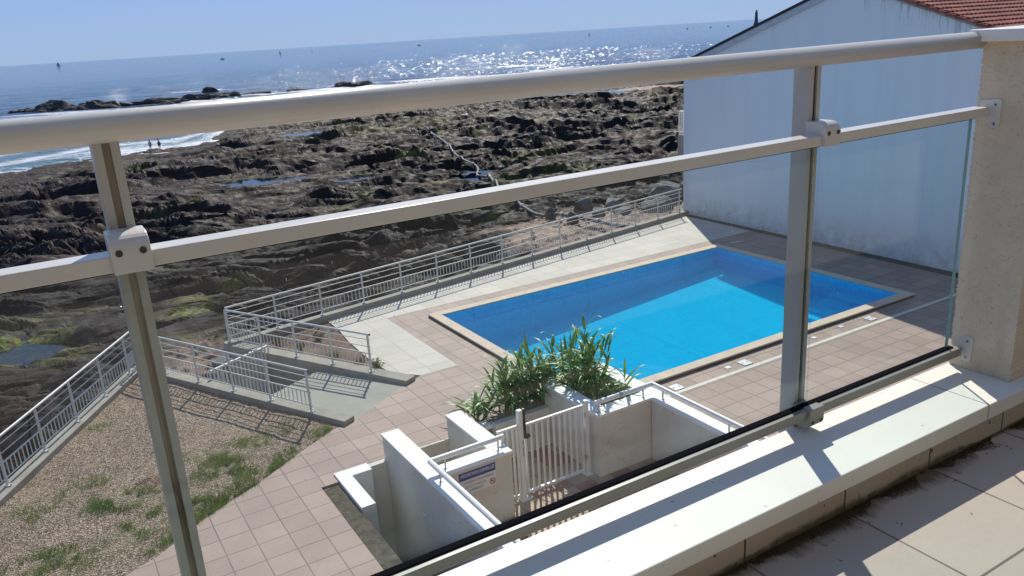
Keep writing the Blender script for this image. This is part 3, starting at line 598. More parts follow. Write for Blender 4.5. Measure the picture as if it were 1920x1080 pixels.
# ------------------------------------------------------------------ swimming pool
pool = thing('swimming_pool', (14.4, 16.2, -1.1), 'bright blue rectangular pool with sandy stone coping', 'pool')
PX0, PX1, PY0, PY1 = 9.13, 19.67, 12.80, 19.63
OUT = [(9.92, 12.5), (19.97, 12.5), (19.97, 19.93), (8.83, 19.93), (8.83, 13.82), (9.92, 13.82)]
INN = [(10.2, PY0), (PX1, PY0), (PX1, PY1), (PX0, PY1), (PX0, 14.1), (10.2, 14.1)]
b = MB(); n = 6
for i in range(n):
    j = (i + 1) % n
    b.prism([OUT[i], OUT[j], INN[j], INN[i]], 0.05, 0.09)
b.build('coping', 'coping_stone', pool, 0.012)
b = MB()
for i in range(n):
    j = (i + 1) % n; (ax, ay), (bx, by) = OUT[i], OUT[j]
    d_ = Vector((bx - ax, by - ay, 0)).normalized(); nn_ = Vector((-d_.y, d_.x, 0)) * .06
    b.bar(Vector((ax, ay, 0.015)) + nn_, Vector((bx, by, 0.015)) + nn_, 0.05, 0.07)
b.build('joint', 'recess_dark', pool)  # dark strip: shade of the gap under the coping put into its colour
fl = lambda x: -1.18 + (x - PX0) / (PX1 - PX0) * 0.55
b = MB()
top_ = [(x, y, 0.05) for x, y in INN]; low = [(x, y, -0.28) for x, y in INN]
SH = [(10.28, PY0 + 0.08), (PX1 - 0.08, PY0 + 0.08), (PX1 - 0.08, PY1 - 0.08), (PX0 + 0.08, PY1 - 0.08), (PX0 + 0.08, 14.18), (10.28, 14.18)]
sh1 = [(x, y, -0.30) for x, y in SH]; bot = [(x, y, fl(x)) for x, y in SH]
vs = top_ + low + sh1 + bot
fs = []
for k in range(3):
    for i in range(n):
        j = (i + 1) % n; fs.append((k * n + i, k * n + j, (k + 1) * n + j, (k + 1) * n + i))
for tri in tessellate_polygon([[Vector((x, y, 0)) for x, y in SH]]): fs.append(tuple(3 * n + q_ for q_ in tri))
b.add(vs, [f[::-1] for f in fs]); b.build('basin', 'pool_liner', pool)
b = MB()
for k in range(4):
    b.box(PX1 - 0.09 - 0.42 * (4 - k), PY0 + 0.09, -1.0, PX1 - 0.09 - 0.42 * (3 - k), PY0 + 1.9, -0.62 + 0.11 * k)
b.build('steps', 'pool_liner', pool, 0.01)
b = MB()
b.prism([(x + (.04 if x > 15 else -.04), y + (.04 if y > 15 else -.04)) for x, y in INN], -1.3, -0.055)
b.build('water', 'pool_water', pool)
for k, (lx, ly, s_) in enumerate([(13.1, 12.15, .26), (11.0, 12.12, .26), (17.6, 12.18, .25)]):
    b = MB(); b.box(lx - s_ / 2, ly - s_ / 2, 0, lx + s_ / 2, ly + s_ / 2, 0.018)
    q_ = thing('skimmer_lid', (lx, ly, 0), ['white square skimmer lid midway along the near pool edge', 'white square skimmer lid beside the planter corner and handrail', 'white square skimmer lid near the shadow at the pool end'][k], 'skimmer lid', 'white lids set in the deck along the pool')
    b.build('lid', 'lid_white', q_, 0.004); b = MB()
    for a_, c_ in ((-.07, 0), (.07, 0)):
        b = MB(); b.box(lx + a_ - .012, ly + c_ - .03, 0.0185, lx + a_ + .012, ly + c_ + .03, 0.02); b.build('finger_hole', 'recess_dark', q_)
for k, (lx, ly) in enumerate([(12.62, 12.2), (16.6, 12.28), (15.5, 12.2)]):
    b = MB(); b.box(lx - .07, ly - .06, 0, lx + .07, ly + .06, 0.012)
    tag(b.build('inspection_cover', 'lid_white', None, 0.003), ['small white cover plate just left of the middle skimmer lid'.replace('left', 'left'), 'small white cover plate beyond the railing post nearest the pool end', 'small pale cover plate behind the right railing post'][k], 'cover plate', 'small cover plates beside the pool')
b = MB(); b.box(9.9, 11.86, -0.02, 22.3, 11.97, 0.006)
tag(b.build('drain_channel', 'drain_pale'), 'long pale drain strip across the tiled deck in front of the pool', 'drain')

# ------------------------------------------------------------------ kerbs and retaining walls that carry the fences
DB = Vector((-0.475, 0.880, 0)).normalized(); DC = Vector((-0.4605, 0.8876, 0)).normalized(); DD = Vector((-0.5065, -0.8622, 0)).normalized()
def kerb(name, a, d, length, w, z0, z1, label, cat, mat='concrete'):
    a = Vector((*a, (z0 + z1) / 2)); b = MB(); b.bar(a, a + d * length, w, z1 - z0)
    return tag(b.build(name, mat, None, 0.012), label, cat)
DA = Vector((1, 0.165, 0)).normalized()
kerb('concrete_kerb', (3.55, 21.25), DA, 19.4, 0.26, -4.0, 0.15, 'long weathered concrete kerb under the pool fence facing the rocks', 'kerb')
kerb('retaining_wall', (6.55, 16.07), DB, 5.95, 0.34, -3.6, 0.10, 'grey concrete ramp wall on the pool side under a white fence', 'wall')
kerb('retaining_wall', (4.66, 14.98), DC, 7.05, 0.30, -3.6, 0.10, 'grey concrete ramp wall beside the gravel bed', 'wall')
kerb('concrete_kerb', (1.36, 21.12), DD, 30, 0.30, -4.0, 0.10, 'pale concrete kerb along the seaward side of the gravel bed', 'kerb')
# ramp between the two walls: a landing, then steps down towards the rocks
EC = Vector((DC.y, -DC.x, 0))
b = MB()
def ramp_poly(t0, t1, z0, z1):
    o = Vector((4.66, 14.98, 0)); P = [o + DC * t0 + EC * 0.1, o + DC * t0 + EC * 2.15, o + DC * t1 + EC * 2.15, o + DC * t1 + EC * 0.1]
    b.prism([(p.x, p.y) for p in P], -4, [z0, z0, z1, z1])
ramp_poly(-0.03, 2.75, -0.004, -0.06)
for k in range(7): ramp_poly(2.75 + 0.3 * k, 3.05 + 0.3 * k, -0.22 - 0.17 * k, -0.22 - 0.17 * k)
ramp_poly(4.85, 7.5, -1.3, -1.9)
tag(b.build('beach_ramp', 'ramp_concrete'), kind='structure')

# ------------------------------------------------------------------ white tube fences
def fence(label, posts, z, ht, npk, group, shoes=True, ext=0.06, start_ext=0.0):
    """posts: list of (x, y); round top rail, two thin rails, and a low band of pickets between two rails."""
    f = thing('fence', (posts[0][0], posts[0][1], z), label, 'fence', group)
    P = [Vector((x, y, z)) for x, y in posts]; d = (P[-1] - P[0]).normalized(); nrm = Vector((-d.y, d.x, 0))
    a = P[0] - d * start_ext; e = P[-1] + d * ext
    for p in P:
        b = MB(); b.bar(p, p + Vector((0, 0, ht - 0.03)), 0.042, 0.042, d); o = b.build('post', 'fence_paint', f, 0.004)
        if shoes:
            b = MB(); b.bar(p + Vector((0, 0, 0.012)) - d * 0.05, p + Vector((0, 0, 0.012)) + d * 0.05, 0.10, 0.024); b.build('foot_plate', 'fence_paint', o, 0.003)
            b = MB(); b.bar(p + nrm * 0.05 + Vector((0, 0, 0.03)), p + nrm * 0.075 + Vector((0, 0, 0.03)), 0.03, 0.03); b.build('bolt', 'white_metal', o)
    b = MB(); b.tube([a + Vector((0, 0, ht)), e + Vector((0, 0, ht))], 0.026, 10); tr_ = b.build('top_rail', 'fence_paint', f)
    b = MB(); b.tube([e + Vector((0, 0, ht)), e + d * 0.012 + Vector((0, 0, ht))], 0.027, 10); b.build('end_cap', 'black_plastic', tr_)
    for hh, r in ((0.86, 0.011), (0.675, 0.011), (0.49, 0.017), (0.165, 0.014)):
        b = MB(); b.tube([a + Vector((0, 0, ht * hh)), e + Vector((0, 0, ht * hh))], r, 8); b.build('rail', 'fence_paint', f)
    pk = []
    for i in range(len(P) - 1):
        for k in range(1, npk + 1): pk.append(P[i] + (P[i + 1] - P[i]) * (k / (npk + 1)))
    pk.sort(key=lambda p: (p - Vector(EYE)).length)
    rest = MB()
    for i, p in enumerate(pk):
        b = rest if i >= 100 else MB()
        b.bar(p + Vector((0, 0, ht * 0.165)), p + Vector((0, 0, ht * 0.49)), 0.016, 0.016, d)
        if i < 100: b.build('picket', 'fence_paint', f)
    if len(pk) > 100: tag(rest.build('picket', 'fence_paint', f), kind='stuff')
    return f
GF = 'white tube fences around the pool terrace'
fence('longest white tube fence, between the pool deck and the rocks', [(x, 20.662 + 0.165 * x) for x in [3.70, 5.03, 6.38] + [7.73 + 1.319 * k for k in range(12)]], 0.15, 0.94, 10, GF, ext=0.15)
fence('white tube fence on the ramp wall next to the planted bed', [(5.97, 17.02), (5.40, 18.08), (4.83, 19.14), (4.25, 20.2), (3.68, 21.27)][::-1], 0.10, 0.94, 9, GF)
fence('white tube fence on the ramp wall beside the gravel bed', [(4.12, 15.80), (3.57, 16.93), (3.02, 18.01), (2.46, 19.09), (1.90, 20.17), (1.43, 21.08)][::-1], 0.10, 0.95, 9, GF)
fence('white tube fence running down the far left side of the gravel bed', [(1.38, 21.14)] + [(1.16 - 0.655 * k, 20.78 - 1.112 * k) for k in range(12)], 0.10, 0.95, 9, GF)
# gate across the steps
o = Vector((4.66, 14.98, 0)) + DC * 4.55
g = thing('beach_gate', tuple(o + EC * 0.2 + Vector((0, 0, -0.9))), 'closed picket gate across the steps between the two ramp walls', 'gate')
a, e = o + EC * 0.2, o + EC * 2.0
b = MB(); b.tube([a + Vector((0, 0, .28)), e + Vector((0, 0, .28))], 0.03, 10); b.build('top_rail', 'white_metal', g)
b = MB(); b.bar(a + Vector((0, 0, -.75)), e + Vector((0, 0, -.75)), 0.04, 0.04); b.build('bottom_rail', 'fence_paint', g)
for k in range(17):
    p = a + (e - a) * (k / 16); b = MB(); b.bar(p + Vector((0, 0, -.73)), p + Vector((0, 0, .26)), 0.03, 0.03, DC); b.build('picket', 'fence_paint', g)
for p in (a + (e - a) * .36, a + (e - a) * .68):
    b = MB(); b.tube([p - EC * .02 + Vector((0, 0, .28)), p + EC * .02 + Vector((0, 0, .28))], 0.045, 10); b.build('clamp', 'white_metal', g)

# ------------------------------------------------------------------ ground-floor terrace walls
TOPZ = 0.50
def capped(name, x0, y0, x1, y1, z0, label, ov=0.02, z1=TOPZ):
    w = thing(name, ((x0 + x1) / 2, (y0 + y1) / 2, z0), label, 'wall')
    b = MB(); b.box(x0, y0, z0, x1, y1, z1 - 0.03); b.build('wall', 'white_render', w)
    b = MB(); b.box(x0 - ov, y0 - ov, z1 - 0.03, x1 + ov, y1 + ov, z1 + 0.02); b.build('cap', 'white_cap', w, 0.006)
    return w
capped('terrace_wall', 4.66, 1.0, 4.98, 13.13, -2.6, 'long white wall with handrail ending in a square top near the footpath')
capped('terrace_wall', 5.98, 11.47, 6.28, 13.08, -1.0, 'short white stub wall behind the sign wall')
capped('terrace_wall', 5.003, 11.12, 6.26, 11.42, -1.0, 'low white cross wall that carries the pool notice')
capped('terrace_wall', 9.55, 1.0, 9.84, 11.22, -1.0, 'white wall with handrail running from the planter towards the balcony')
pl = thing('planter', (9.05, 12.2, -0.8), 'white walled planter beside the pool gate filled with reeds', 'planter')
b = MB(); b.box(8.28, 11.25, -.9, 8.56, 13.13, TOPZ - .03); b.box(9.58, 11.25, -.9, 9.87, 13.19, TOPZ - .03); b.box(8.56, 11.25, -.9, 9.58, 11.54, TOPZ - .03); b.box(8.56, 12.9, -.9, 9.58, 13.17, .12)
b.build('wall', 'white_render', pl)
b = MB(); z0, z1 = TOPZ - .03, TOPZ + .02
b.box(8.26, 11.23, z0, 8.58, 13.15, z1); b.box(9.56, 11.23, z0, 9.89, 13.21, z1); b.box(8.58, 11.23, z0, 9.56, 11.56, z1); b.build('cap', 'white_cap', pl)
b = MB(); b.box(8.56, 11.54, -.5, 9.58, 12.9, 0.08); b.box(8.3, 13.18, -.5, 9.90, 13.80, 0.05); b.build('soil', 'soil', pl)
b = MB(); b.box(4.09, 13.02, -2.6, 4.655, 13.147, -.004); b.box(3.93, 13.10, -2.6, 4.09, 13.147, -.2); b.box(4.985, 13.09, -1.0, 6.30, 13.147, -.004)
tag(b.build('retaining_wall', 'white_render'), 'white upright face under the tile edge beside the sunken light well', 'wall')
b = MB(); b.box(3.662, 12.87, -2.6, 4.30, 13.145, .03); b.box(3.662, 11.75, -2.6, 3.92, 12.87, .03)
tag(b.build('light_well_kerb', 'white_cap', None, 0.006), 'low white L-shaped kerb around the light well beside the soil strip', 'kerb')
b = MB(); b.box(6.97, 12.94, -1, 8.275, 13.10, .05); tag(b.build('retaining_wall', 'white_render', None, .005), 'low pale wall behind the pool gate under the reeds', 'wall')
st_ = thing('garden_steps', (6.63, 12.8, -0.8), 'white edged steps from the gate up to the pool deck', 'steps')
for k, (y0, y1, zt) in enumerate([(12.84, 13.145, -.27), (12.54, 12.84, -.53)]):
    b = MB(); b.box(6.30, y0, -.85, 6.965, y1, zt); b.build('step', 'white_render', st_, .004)
b = MB(); b.box(6.30, 13.05, -.06, 6.965, 13.33, .012); b.build('nosing', 'white_cap', st_, .004)
def handrail(label, pts, stubs, group):
    h = thing('handrail', pts[0], label, 'handrail', group)
    b = MB(); b.tube(pts, 0.049, 16); b.build('tube', 'white_metal', h)
    for x, y in stubs:
        b = MB(); b.tube([(x, y, TOPZ + .02), (x, y, .69)], 0.017, 8); s_ = b.build('stub', 'zinc', h)
        b = MB(); b.tube([(x, y, TOPZ + .02), (x, y, TOPZ + .032)], 0.04, 12); b.build('base_plate', 'zinc', s_)
    return h
handrail('white tube handrail on the sign wall, turning back along the long wall', [(6.22, 11.29, .735), (4.80, 11.29, .735), (4.78, 11.27, .735), (4.80, 1.6, .735)], [(6.10, 11.29), (5.06, 11.29), (4.80, 10.95), (4.80, 9.05), (4.80, 7.15), (4.80, 5.2)], 'handrails on the terrace walls')
hr = handrail('white tube handrail on the planter, turning back along the right wall', [(8.27, 11.36, .735), (9.66, 11.36, .735), (9.685, 11.34, .735), (9.685, 1.6, .735)], [(8.36, 11.36), (9.45, 11.36), (9.685, 11.05), (9.685, 9.3), (9.685, 7.5), (9.685, 5.6)], 'handrails on the terrace walls')
b = MB(); b.tube([(8.84, 11.36, .735), (8.92, 11.36, .735)], 0.052, 16); b.build('sleeve', 'zinc', hr)

# notice on the cross wall
def text(body, x, y, z, size, mat, parent, name, width=None, align='LEFT'):
    cu = bpy.data.curves.new(name, 'FONT'); cu.body = body; cu.size = size; cu.align_x = align; cu.extrude = 0.0006
    o = bpy.data.objects.new(name, cu); COL.objects.link(o); bpy.context.view_layer.update()
    me = bpy.data.meshes.new_from_object(o.evaluated_get(bpy.context.evaluated_depsgraph_get())); bpy.data.objects.remove(o); bpy.data.curves.remove(cu)
    xs = [v.co.x for v in me.vertices]; wd = max(xs) - min(xs); k = (width / wd) if width else 1
    for v in me.vertices: v.co = Vector((v.co.x * k + x, -v.co.z, v.co.y + z)) + Vector((0, y, 0)) - Vector(parent.location)
    me.materials.clear(); me.materials.append(MATS[mat]); o = bpy.data.objects.new(name, me); COL.objects.link(o); o.parent = parent; return o
sg = thing('notice_board', (5.555, 11.115, -.04), 'white and blue French pool notice on the cross wall', 'sign')
b = MB(); b.box(5.17, 11.105, -.04, 5.945, 11.118, .45); b.build('panel', 'sign_white', sg, .003)
b = MB()
for x0, z0, x1, z1 in ((5.185, -.028, 5.93, -.024), (5.185, .434, 5.93, .438), (5.185, -.028, 5.189, .438), (5.926, -.028, 5.93, .438)): b.box(x0, 11.1035, z0, x1, 11.105, z1)
b.build('border', 'sign_grey', sg)
b = MB(); b.box(5.20, 11.1025, .265, 5.915, 11.105, .42); b.build('title_band', 'sign_blue', sg)
text('PISCINE NON SURVEILLÉE', 5.235, 11.1015, .325, .085, 'sign_white', sg, 'lettering', 0.655)
for s_, y_, x_, w_ in (('ACCÈS RÉSERVÉ EXCLUSIVEMENT', .185, 5.22, .66), ('AUX OCCUPANTS DE', .105, 5.31, .40), ('LA RÉSIDENCE', .025, 5.37, .28)):
    text(s_, x_, 11.1035, y_, .065, 'sign_grey', sg, 'lettering', w_)
cx, cz = 5.845, .075
b = MB(); rr_ = []
for k in range(24):
    a0, a1 = 2 * math.pi * k / 24, 2 * math.pi * (k + 1) / 24
    b.add([(cx + .062 * math.cos(a0), 11.1028, cz + .062 * math.sin(a0)), (cx + .062 * math.cos(a1), 11.1028, cz + .062 * math.sin(a1)), (cx + .048 * math.cos(a1), 11.1028, cz + .048 * math.sin(a1)), (cx + .048 * math.cos(a0), 11.1028, cz + .048 * math.sin(a0))], [(0, 1, 2, 3)])
b.bar((cx - .038, 11.1026, cz + .038), (cx + .038, 11.1026, cz - .038), .003, .014, (1, 0, 1)); ring = b.build('prohibition_ring', 'sign_red', sg)
b = MB()
for x0, z0, x1, z1 in ((-.028, -.006, .02, .014), (.014, .006, .036, .026), (-.026, -.03, -.016, -.004), (.008, -.03, .018, -.004), (-.038, .008, -.026, .022)): b.box(cx + x0, 11.1032, cz + z0, cx + x1, 11.1045, cz + z1)
b.build('dog_silhouette', 'sign_grey', ring)

# pool gate with its fixed side panel
g = thing('pool_gate', (6.70, 11.5, -.8), 'white picket gate with a black magnetic latch next to the planter', 'gate')
b = MB(); b.box(6.645, 11.455, -.8, 6.735, 11.545, 1.02); p_ = b.build('post', 'white_metal', g, .006)
b = MB(); b.box(6.59, 11.40, -.8, 6.79, 11.60, -.785); b.build('foot_plate', 'white_metal', p_)
b = MB()
for k in range(11): b.box(6.70, 11.4535, .42 - .03 * k - (.012 if k in (3, 4) else 0), 6.724, 11.455, .42 - .03 * k - .019)
b.build('sticker', 'sign_blue', p_)
b = MB(); b.box(8.12, 11.46, -.8, 8.20, 11.54, .78); p_ = b.build('post', 'white_metal', g, .006)
b = MB(); b.box(8.08, 11.42, -.8, 8.26, 11.60, -.785); b.build('foot_plate', 'white_metal', p_)
for z_ in (-.4, .5):
    b = MB(); b.tube([(8.10, 11.45, z_ - .05), (8.10, 11.45, z_ + .05)], .014, 8); b.build('hinge', 'zinc', p_)
b = MB(); b.box(6.775, 11.475, .665, 8.085, 11.525, .71); b.build('top_rail', 'white_metal', g, .004)
b = MB(); b.box(6.775, 11.475, -.715, 8.085, 11.525, -.665); b.build('bottom_rail', 'white_metal', g, .004)
for x_ in (6.775, 8.045):
    b = MB(); b.box(x_, 11.48, -.665, x_ + .04, 11.52, .665); b.build('stile', 'white_metal', g, .003)
for k in range(9):
    x_ = 6.90 + .125 * k; b = MB(); b.box(x_, 11.488, -.667, x_ + .042, 11.512, .667); b.build('picket', 'white_metal', g, .003)
b = MB(); b.box(6.205, 11.475, .695, 6.643, 11.525, .74); b.build('side_rail', 'white_metal', g, .004)
b = MB(); b.box(6.29, 11.475, -.72, 6.643, 11.525, -.675); b.build('side_rail', 'white_metal', g, .004)
for x_ in (6.29, 6.40, 6.51, 6.60):
    b = MB(); b.box(x_, 11.488, -.675, x_ + .042, 11.512, .697); b.build('picket', 'white_metal', g, .003)
b = MB(); b.box(6.735, 11.44, .45, 6.785, 11.50, 1.04); k_ = b.build('latch', 'black_plastic', g, .008)
b = MB(); b.tube([(6.775, 11.455, .47), (6.85, 11.455, .50)], .045, 12); b.build('latch_knob', 'black_plastic', k_)

# ------------------------------------------------------------------ reeds
def reeds(label, spots, seed):
    rnd = random.Random(seed); st = MB(); lv = MB()
    for (x, y, z, h) in spots:
        lx, ly = rnd.uniform(-.2, .38), rnd.uniform(-.25, .2); pts = [(x + lx * t * t, y + ly * t * t, z + h * t) for t in (0, .35, .7, 1)]
        st.tube(pts, [.013, .012, .009, .004], 5, False)
        nl = int(6 + h * 6)
        for k in range(nl):
            t = 0.12 + 0.88 * (k + rnd.random() * .5) / nl; b0 = Vector((x + lx * t * t, y + ly * t * t, z + h * t * .98)); a = k * 2.6 + rnd.uniform(-.6, .6)
            d = Vector((math.cos(a), math.sin(a), 0)); L = rnd.uniform(.34, .85) * (1.15 - .35 * t); up = rnd.uniform(.5, 1.25) if t < .8 else rnd.uniform(1.3, 3.0); wd = rnd.uniform(.022, .042)
            side = Vector((-d.y, d.x, 0)); vs = []; p = b0.copy(); v = (d + Vector((0, 0, up))).normalized()
            drp = rnd.uniform(.16, .5); n_ = 6
            for i in range(n_ + 1):
                w_ = wd * (1 - (i / n_) ** 2.2) * (0.55 + 0.45 * min(1, i / 1.5)); fold = Vector((0, 0, w_ * .35))
                vs += [p - side * w_ + fold, p.copy(), p + side * w_ + fold]
                p = p + v * (L / n_); v = (v + Vector((0, 0, -drp)) * (.4 + i / n_)).normalized()
            lv.add(vs, [q_ for i in range(n_) for q_ in ((3 * i, 3 * i + 1, 3 * i + 4, 3 * i + 3), (3 * i + 1, 3 * i + 2, 3 * i + 5, 3 * i + 4))], True)
    c = thing('reed_clump', (spots[0][0], spots[0][1], spots[0][2]), label, 'reeds')
    st.build('stems', 'cane', c); lv.build('leaves', 'reed_leaf', c); return c
rd = random.Random(4)
reeds('dense clump of tall green reeds behind the low pale wall', [(rd.uniform(7.35, 8.40), rd.uniform(13.18, 13.7), 0, rd.uniform(.5, 1.2)) for k in range(36)], 1)
reeds('sparser green reeds growing inside the white planter', [(rd.uniform(8.60, 9.3), rd.uniform(12.2, 12.88), .08, rd.uniform(.7, 1.4)) for k in range(16)] + [(rd.uniform(8.32, 9.35), rd.uniform(13.22, 13.7), .04, rd.uniform(.7, 1.25)) for k in range(15)] + [(9.0, 12.6, .08, 1.75), (8.95, 12.5, .08, 1.5), (9.45, 11.9, .08, .8), (9.2, 12.2, .08, .5), (8.8, 11.8, .08, .35)], 2)
reeds('small reed shoots beside the white step edge', [(6.75 + .06 * k, 13.38 + .04 * (k % 3), 0, .35 + .06 * (k % 4)) for k in range(6)], 3)

# ------------------------------------------------------------------ grass and low plants
def blades(name, pts, mat, hmin, hmax, seed, label=None):
    rnd = np.random.default_rng(seed); pts = np.array(pts); n = len(pts)
    a = rnd.uniform(0, 6.283, n); h = rnd.uniform(hmin, hmax, n); w = rnd.uniform(.004, .008, n); l = rnd.uniform(.2, 1.1, n) * h; b_ = rnd.uniform(0, 6.283, n)
    p0 = pts + np.stack([np.cos(a) * w, np.sin(a) * w, np.zeros(n)], -1); p1 = pts - np.stack([np.cos(a) * w, np.sin(a) * w, np.zeros(n)], -1); p2 = pts + np.stack([np.cos(b_) * l, np.sin(b_) * l, h], -1)
    V = np.stack([p0, p1, p2], 1).reshape(-1, 3); F = np.arange(3 * n).reshape(-1, 3)
    o = np_mesh(name, V, F, mat); o['kind'] = 'stuff'; return o
rg = np.random.default_rng(5)
def bed_ok(x, y): return ((x - 4.62) * 0.885 + (y - 14.93) * 0.466 < -0.05) & ((x - 1.42) * 0.866 - (y - 21.15) * 0.50 > 0.2) & (y > np.interp(x, [-20, -6, -1.5, 0, .57, 1.34, 2.38, 3.38, 4.28, 4.75], [3, 8.6, 11.3, 12.2, 12.47, 13.08, 13.67, 14.36, 14.92, 15]) - 0.03)
gp = []
for (a, b_, r_, w_) in GRASS:
    n_ = int(2300 * w_ * r_ * r_ * 4); ang = rg.uniform(0, 6.283, n_); rad = r_ * 1.15 * np.sqrt(rg.uniform(0, 1, n_)) * rg.uniform(.6, 1.1, n_); xx, yy = a + rad * np.cos(ang), b_ + rad * np.sin(ang)
    k = bed_ok(xx, yy) & (fbm(xx / .22, yy / .22, 8, 3) > .49); gp.append(np.stack([xx[k], yy[k], np.full(k.sum(), -.04)], -1))
xx = rg.uniform(-3, 4.3, 9000); yy = np.interp(xx, [-20, -6, -1.5, 0, .57, 1.34, 2.38, 3.38, 4.28, 4.75], [3, 8.6, 11.3, 12.2, 12.47, 13.08, 13.67, 14.36, 14.92, 15]) + np.abs(rg.normal(0, .22, 9000)); k = bed_ok(xx, yy) & (fbm(xx / .5, yy / .5, 88, 3) > .47)
gp.append(np.stack([xx[k], yy[k], np.full(k.sum(), -.035)], -1))
blades('grass', np.concatenate(gp), 'grass_blade', .04, .13, 1)
xx = rg.uniform(-6, 4.4, 16000); yy = rg.uniform(9, 21, 16000); k = bed_ok(xx, yy) & (fbm(xx / 1.1, yy / 1.1, 15, 4) > .52) & (yy < 17.5)
blades('dry_grass', np.stack([xx[k], yy[k], np.full(k.sum(), -.04)], -1), 'grass_dry', .02, .06, 3)
ang = rg.uniform(0, 6.283, 900); rad = np.sqrt(rg.uniform(0, 1, 900)); xx, yy = .95 + rad * .45 * np.cos(ang), 15.0 + rad * .28 * np.sin(ang)
blades('red_groundcover', np.stack([xx, yy, np.full(900, -.04)], -1), 'grass_red', .03, .07, 2)
xx = rg.uniform(-7, 4.5, 30000); yy = rg.uniform(9, 21, 30000); k = bed_ok(xx, yy); xx, yy = xx[k], yy[k]; n_ = len(xx)
s_ = rg.uniform(.006, .016, n_); T0 = np.array([(1, 0, -.5), (-.5, .87, -.5), (-.5, -.87, -.5), (0, 0, .8)])
ra = rg.uniform(0, 6.283, n_); ca, sa_ = np.cos(ra), np.sin(ra)
V = np.stack([np.stack([xx + s_ * (v[0] * ca - v[1] * sa_), yy + s_ * (v[0] * sa_ + v[1] * ca), -.022 + s_ * v[2] + 0 * xx], -1) for v in T0], 1).reshape(-1, 3)
F = (np.arange(n_)[:, None, None] * 4 + np.array([(0, 1, 3), (1, 2, 3), (2, 0, 3)])[None]).reshape(-1, 3)
simple('pebble', (0.50, 0.40, 0.31), 0.9, 0.4, 30, 0.1); tag(np_mesh('pebbles', V, F, 'pebble'), kind='stuff')
def shrub(x, y, z, r, h, label, seed, mat='shrub_leaf'):
    rnd = random.Random(seed); lv = MB(); st = MB()
    for k in range(26):
        a = rnd.uniform(0, 6.28); e = rnd.uniform(.3, 1.0); tip = Vector((x + r * e * math.cos(a), y + r * e * math.sin(a), z + h * rnd.uniform(.5, 1))); st.tube([(x, y, z - .03), tuple(tip)], [.006, .003], 4, False)
        for q_ in range(9):
            c = Vector((x, y, z)).lerp(tip, rnd.uniform(.35, 1.05)) + Vector((rnd.uniform(-.03, .03), rnd.uniform(-.03, .03), rnd.uniform(-.02, .03))); d = Vector((rnd.uniform(-1, 1), rnd.uniform(-1, 1), rnd.uniform(-.2, 1))).normalized() * .035; s2 = d.orthogonal().normalized() * .012
            lv.add([c - d, c + s2, c + d, c - s2], [(0, 1, 2, 3)])
    o = thing('shrub', (x, y, z), label, 'shrub', 'low plants in the gravel and planted bed'); st.build('stems', 'dry_stalk', o); lv.build('leaves', mat, o)
for i, (x, y, r, h, lb) in enumerate([(5.15, 19.9, .22, .22, 'small yellow green plant in the middle of the planted bed'), (5.6, 18.6, .16, .2, 'low green plant in the planted bed behind the white fence'), (6.2, 17.3, .2, .28, 'dark green plant at the end post of the ramp fence'), (4.75, 20.6, .3, .3, 'dry olive tuft at the far end of the planted bed'), (5.95, 17.75, .17, .22, 'green weed between the ramp fence and the pale tiles'), (5.75, 20.3, .2, .16, 'yellowish weed close to the pale tiles')]):
    shrub(x, y, -.02, r, h, lb, i, 'shrub_leaf' if i != 3 else 'grass_dry')

# ------------------------------------------------------------------ neighbour's house
HX, HY0, HY1, RY, RZ, SLP = 22.7, 10.1, 24.6, 17.35, 8.33, 0.335
EZ = RZ - SLP * (HY1 - RY)
ho = thing('neighbour_house', (28, 17.35, 0), 'white gabled house with a red tiled roof standing across the pool', 'house')
b = MB(); prof = [(HY0, -4), (HY1, -4), (HY1, EZ), (RY, RZ), (HY0, RZ - SLP * (RY - HY0))]
b.extrude_x(prof, HX, 34); b.build('wall', 'house_wall_paint', ho)
b = MB(); nx, pitch = 230, 0.2; L = (RY - HY0 + .25) * math.hypot(1, SLP); nc = 25; X0, X1 = HX - .03, 34.1
nrm = Vector((0, -SLP, 1)).normalized(); vs = []; rows = []
for c in range(nc):
    for (tt, lift) in ((0.0, .012), (0.93, .05), (1.0, .05), (1.0, .0)):
        s_ = (c + tt) * L / nc; y = RY - s_ / math.hypot(1, SLP); z = RZ - (RY - y) * SLP + .06; rows.append((y, z, lift))
for (y, z, lift) in rows:
    for i in range(nx + 1):
        x = X0 + (X1 - X0) * i / nx; wv = .035 * abs(math.sin(math.pi * x / pitch)); h_ = lift + wv * (1 if lift > 0 else .6)
        vs.append((x, y + nrm.y * h_, z + nrm.z * h_))
fs = [(r * (nx + 1) + i, r * (nx + 1) + i + 1, (r + 1) * (nx + 1) + i + 1, (r + 1) * (nx + 1) + i) for r in range(len(rows) - 1) for i in range(nx)]
b.add(vs, [f[::-1] for f in fs]); b.build('roof', 'roof_tile', ho)
b = MB()
for c in range(nc):                                     # edge tiles stepping down the verge
    s0, s1 = c * L / nc, (c + 1) * L / nc; k = math.hypot(1, SLP)
    p0 = Vector((HX - .05, RY - s0 / k, RZ - s0 / k * SLP + .05)); p1 = Vector((HX - .05, RY - s1 / k, RZ - s1 / k * SLP + .085)); b.bar(p0, p1, .11, .07)
b.build('verge_tiles', 'roof_tile', ho)
b = MB(); b.extrude_x([(RY, RZ + .03), (HY1 + .35, EZ - .35 * SLP + .03), (HY1 + .35, EZ - .35 * SLP + .13), (RY, RZ + .13)][::-1], HX - .10, 34.1); b.build('sea_roof', 'roof_edge', ho)
b = MB(); b.bar((HX - .04, RY, RZ - .07), (HX - .04, HY1 + .33, EZ - .33 * SLP - .07), .07, .19); b.build('verge_board', 'fascia', ho)
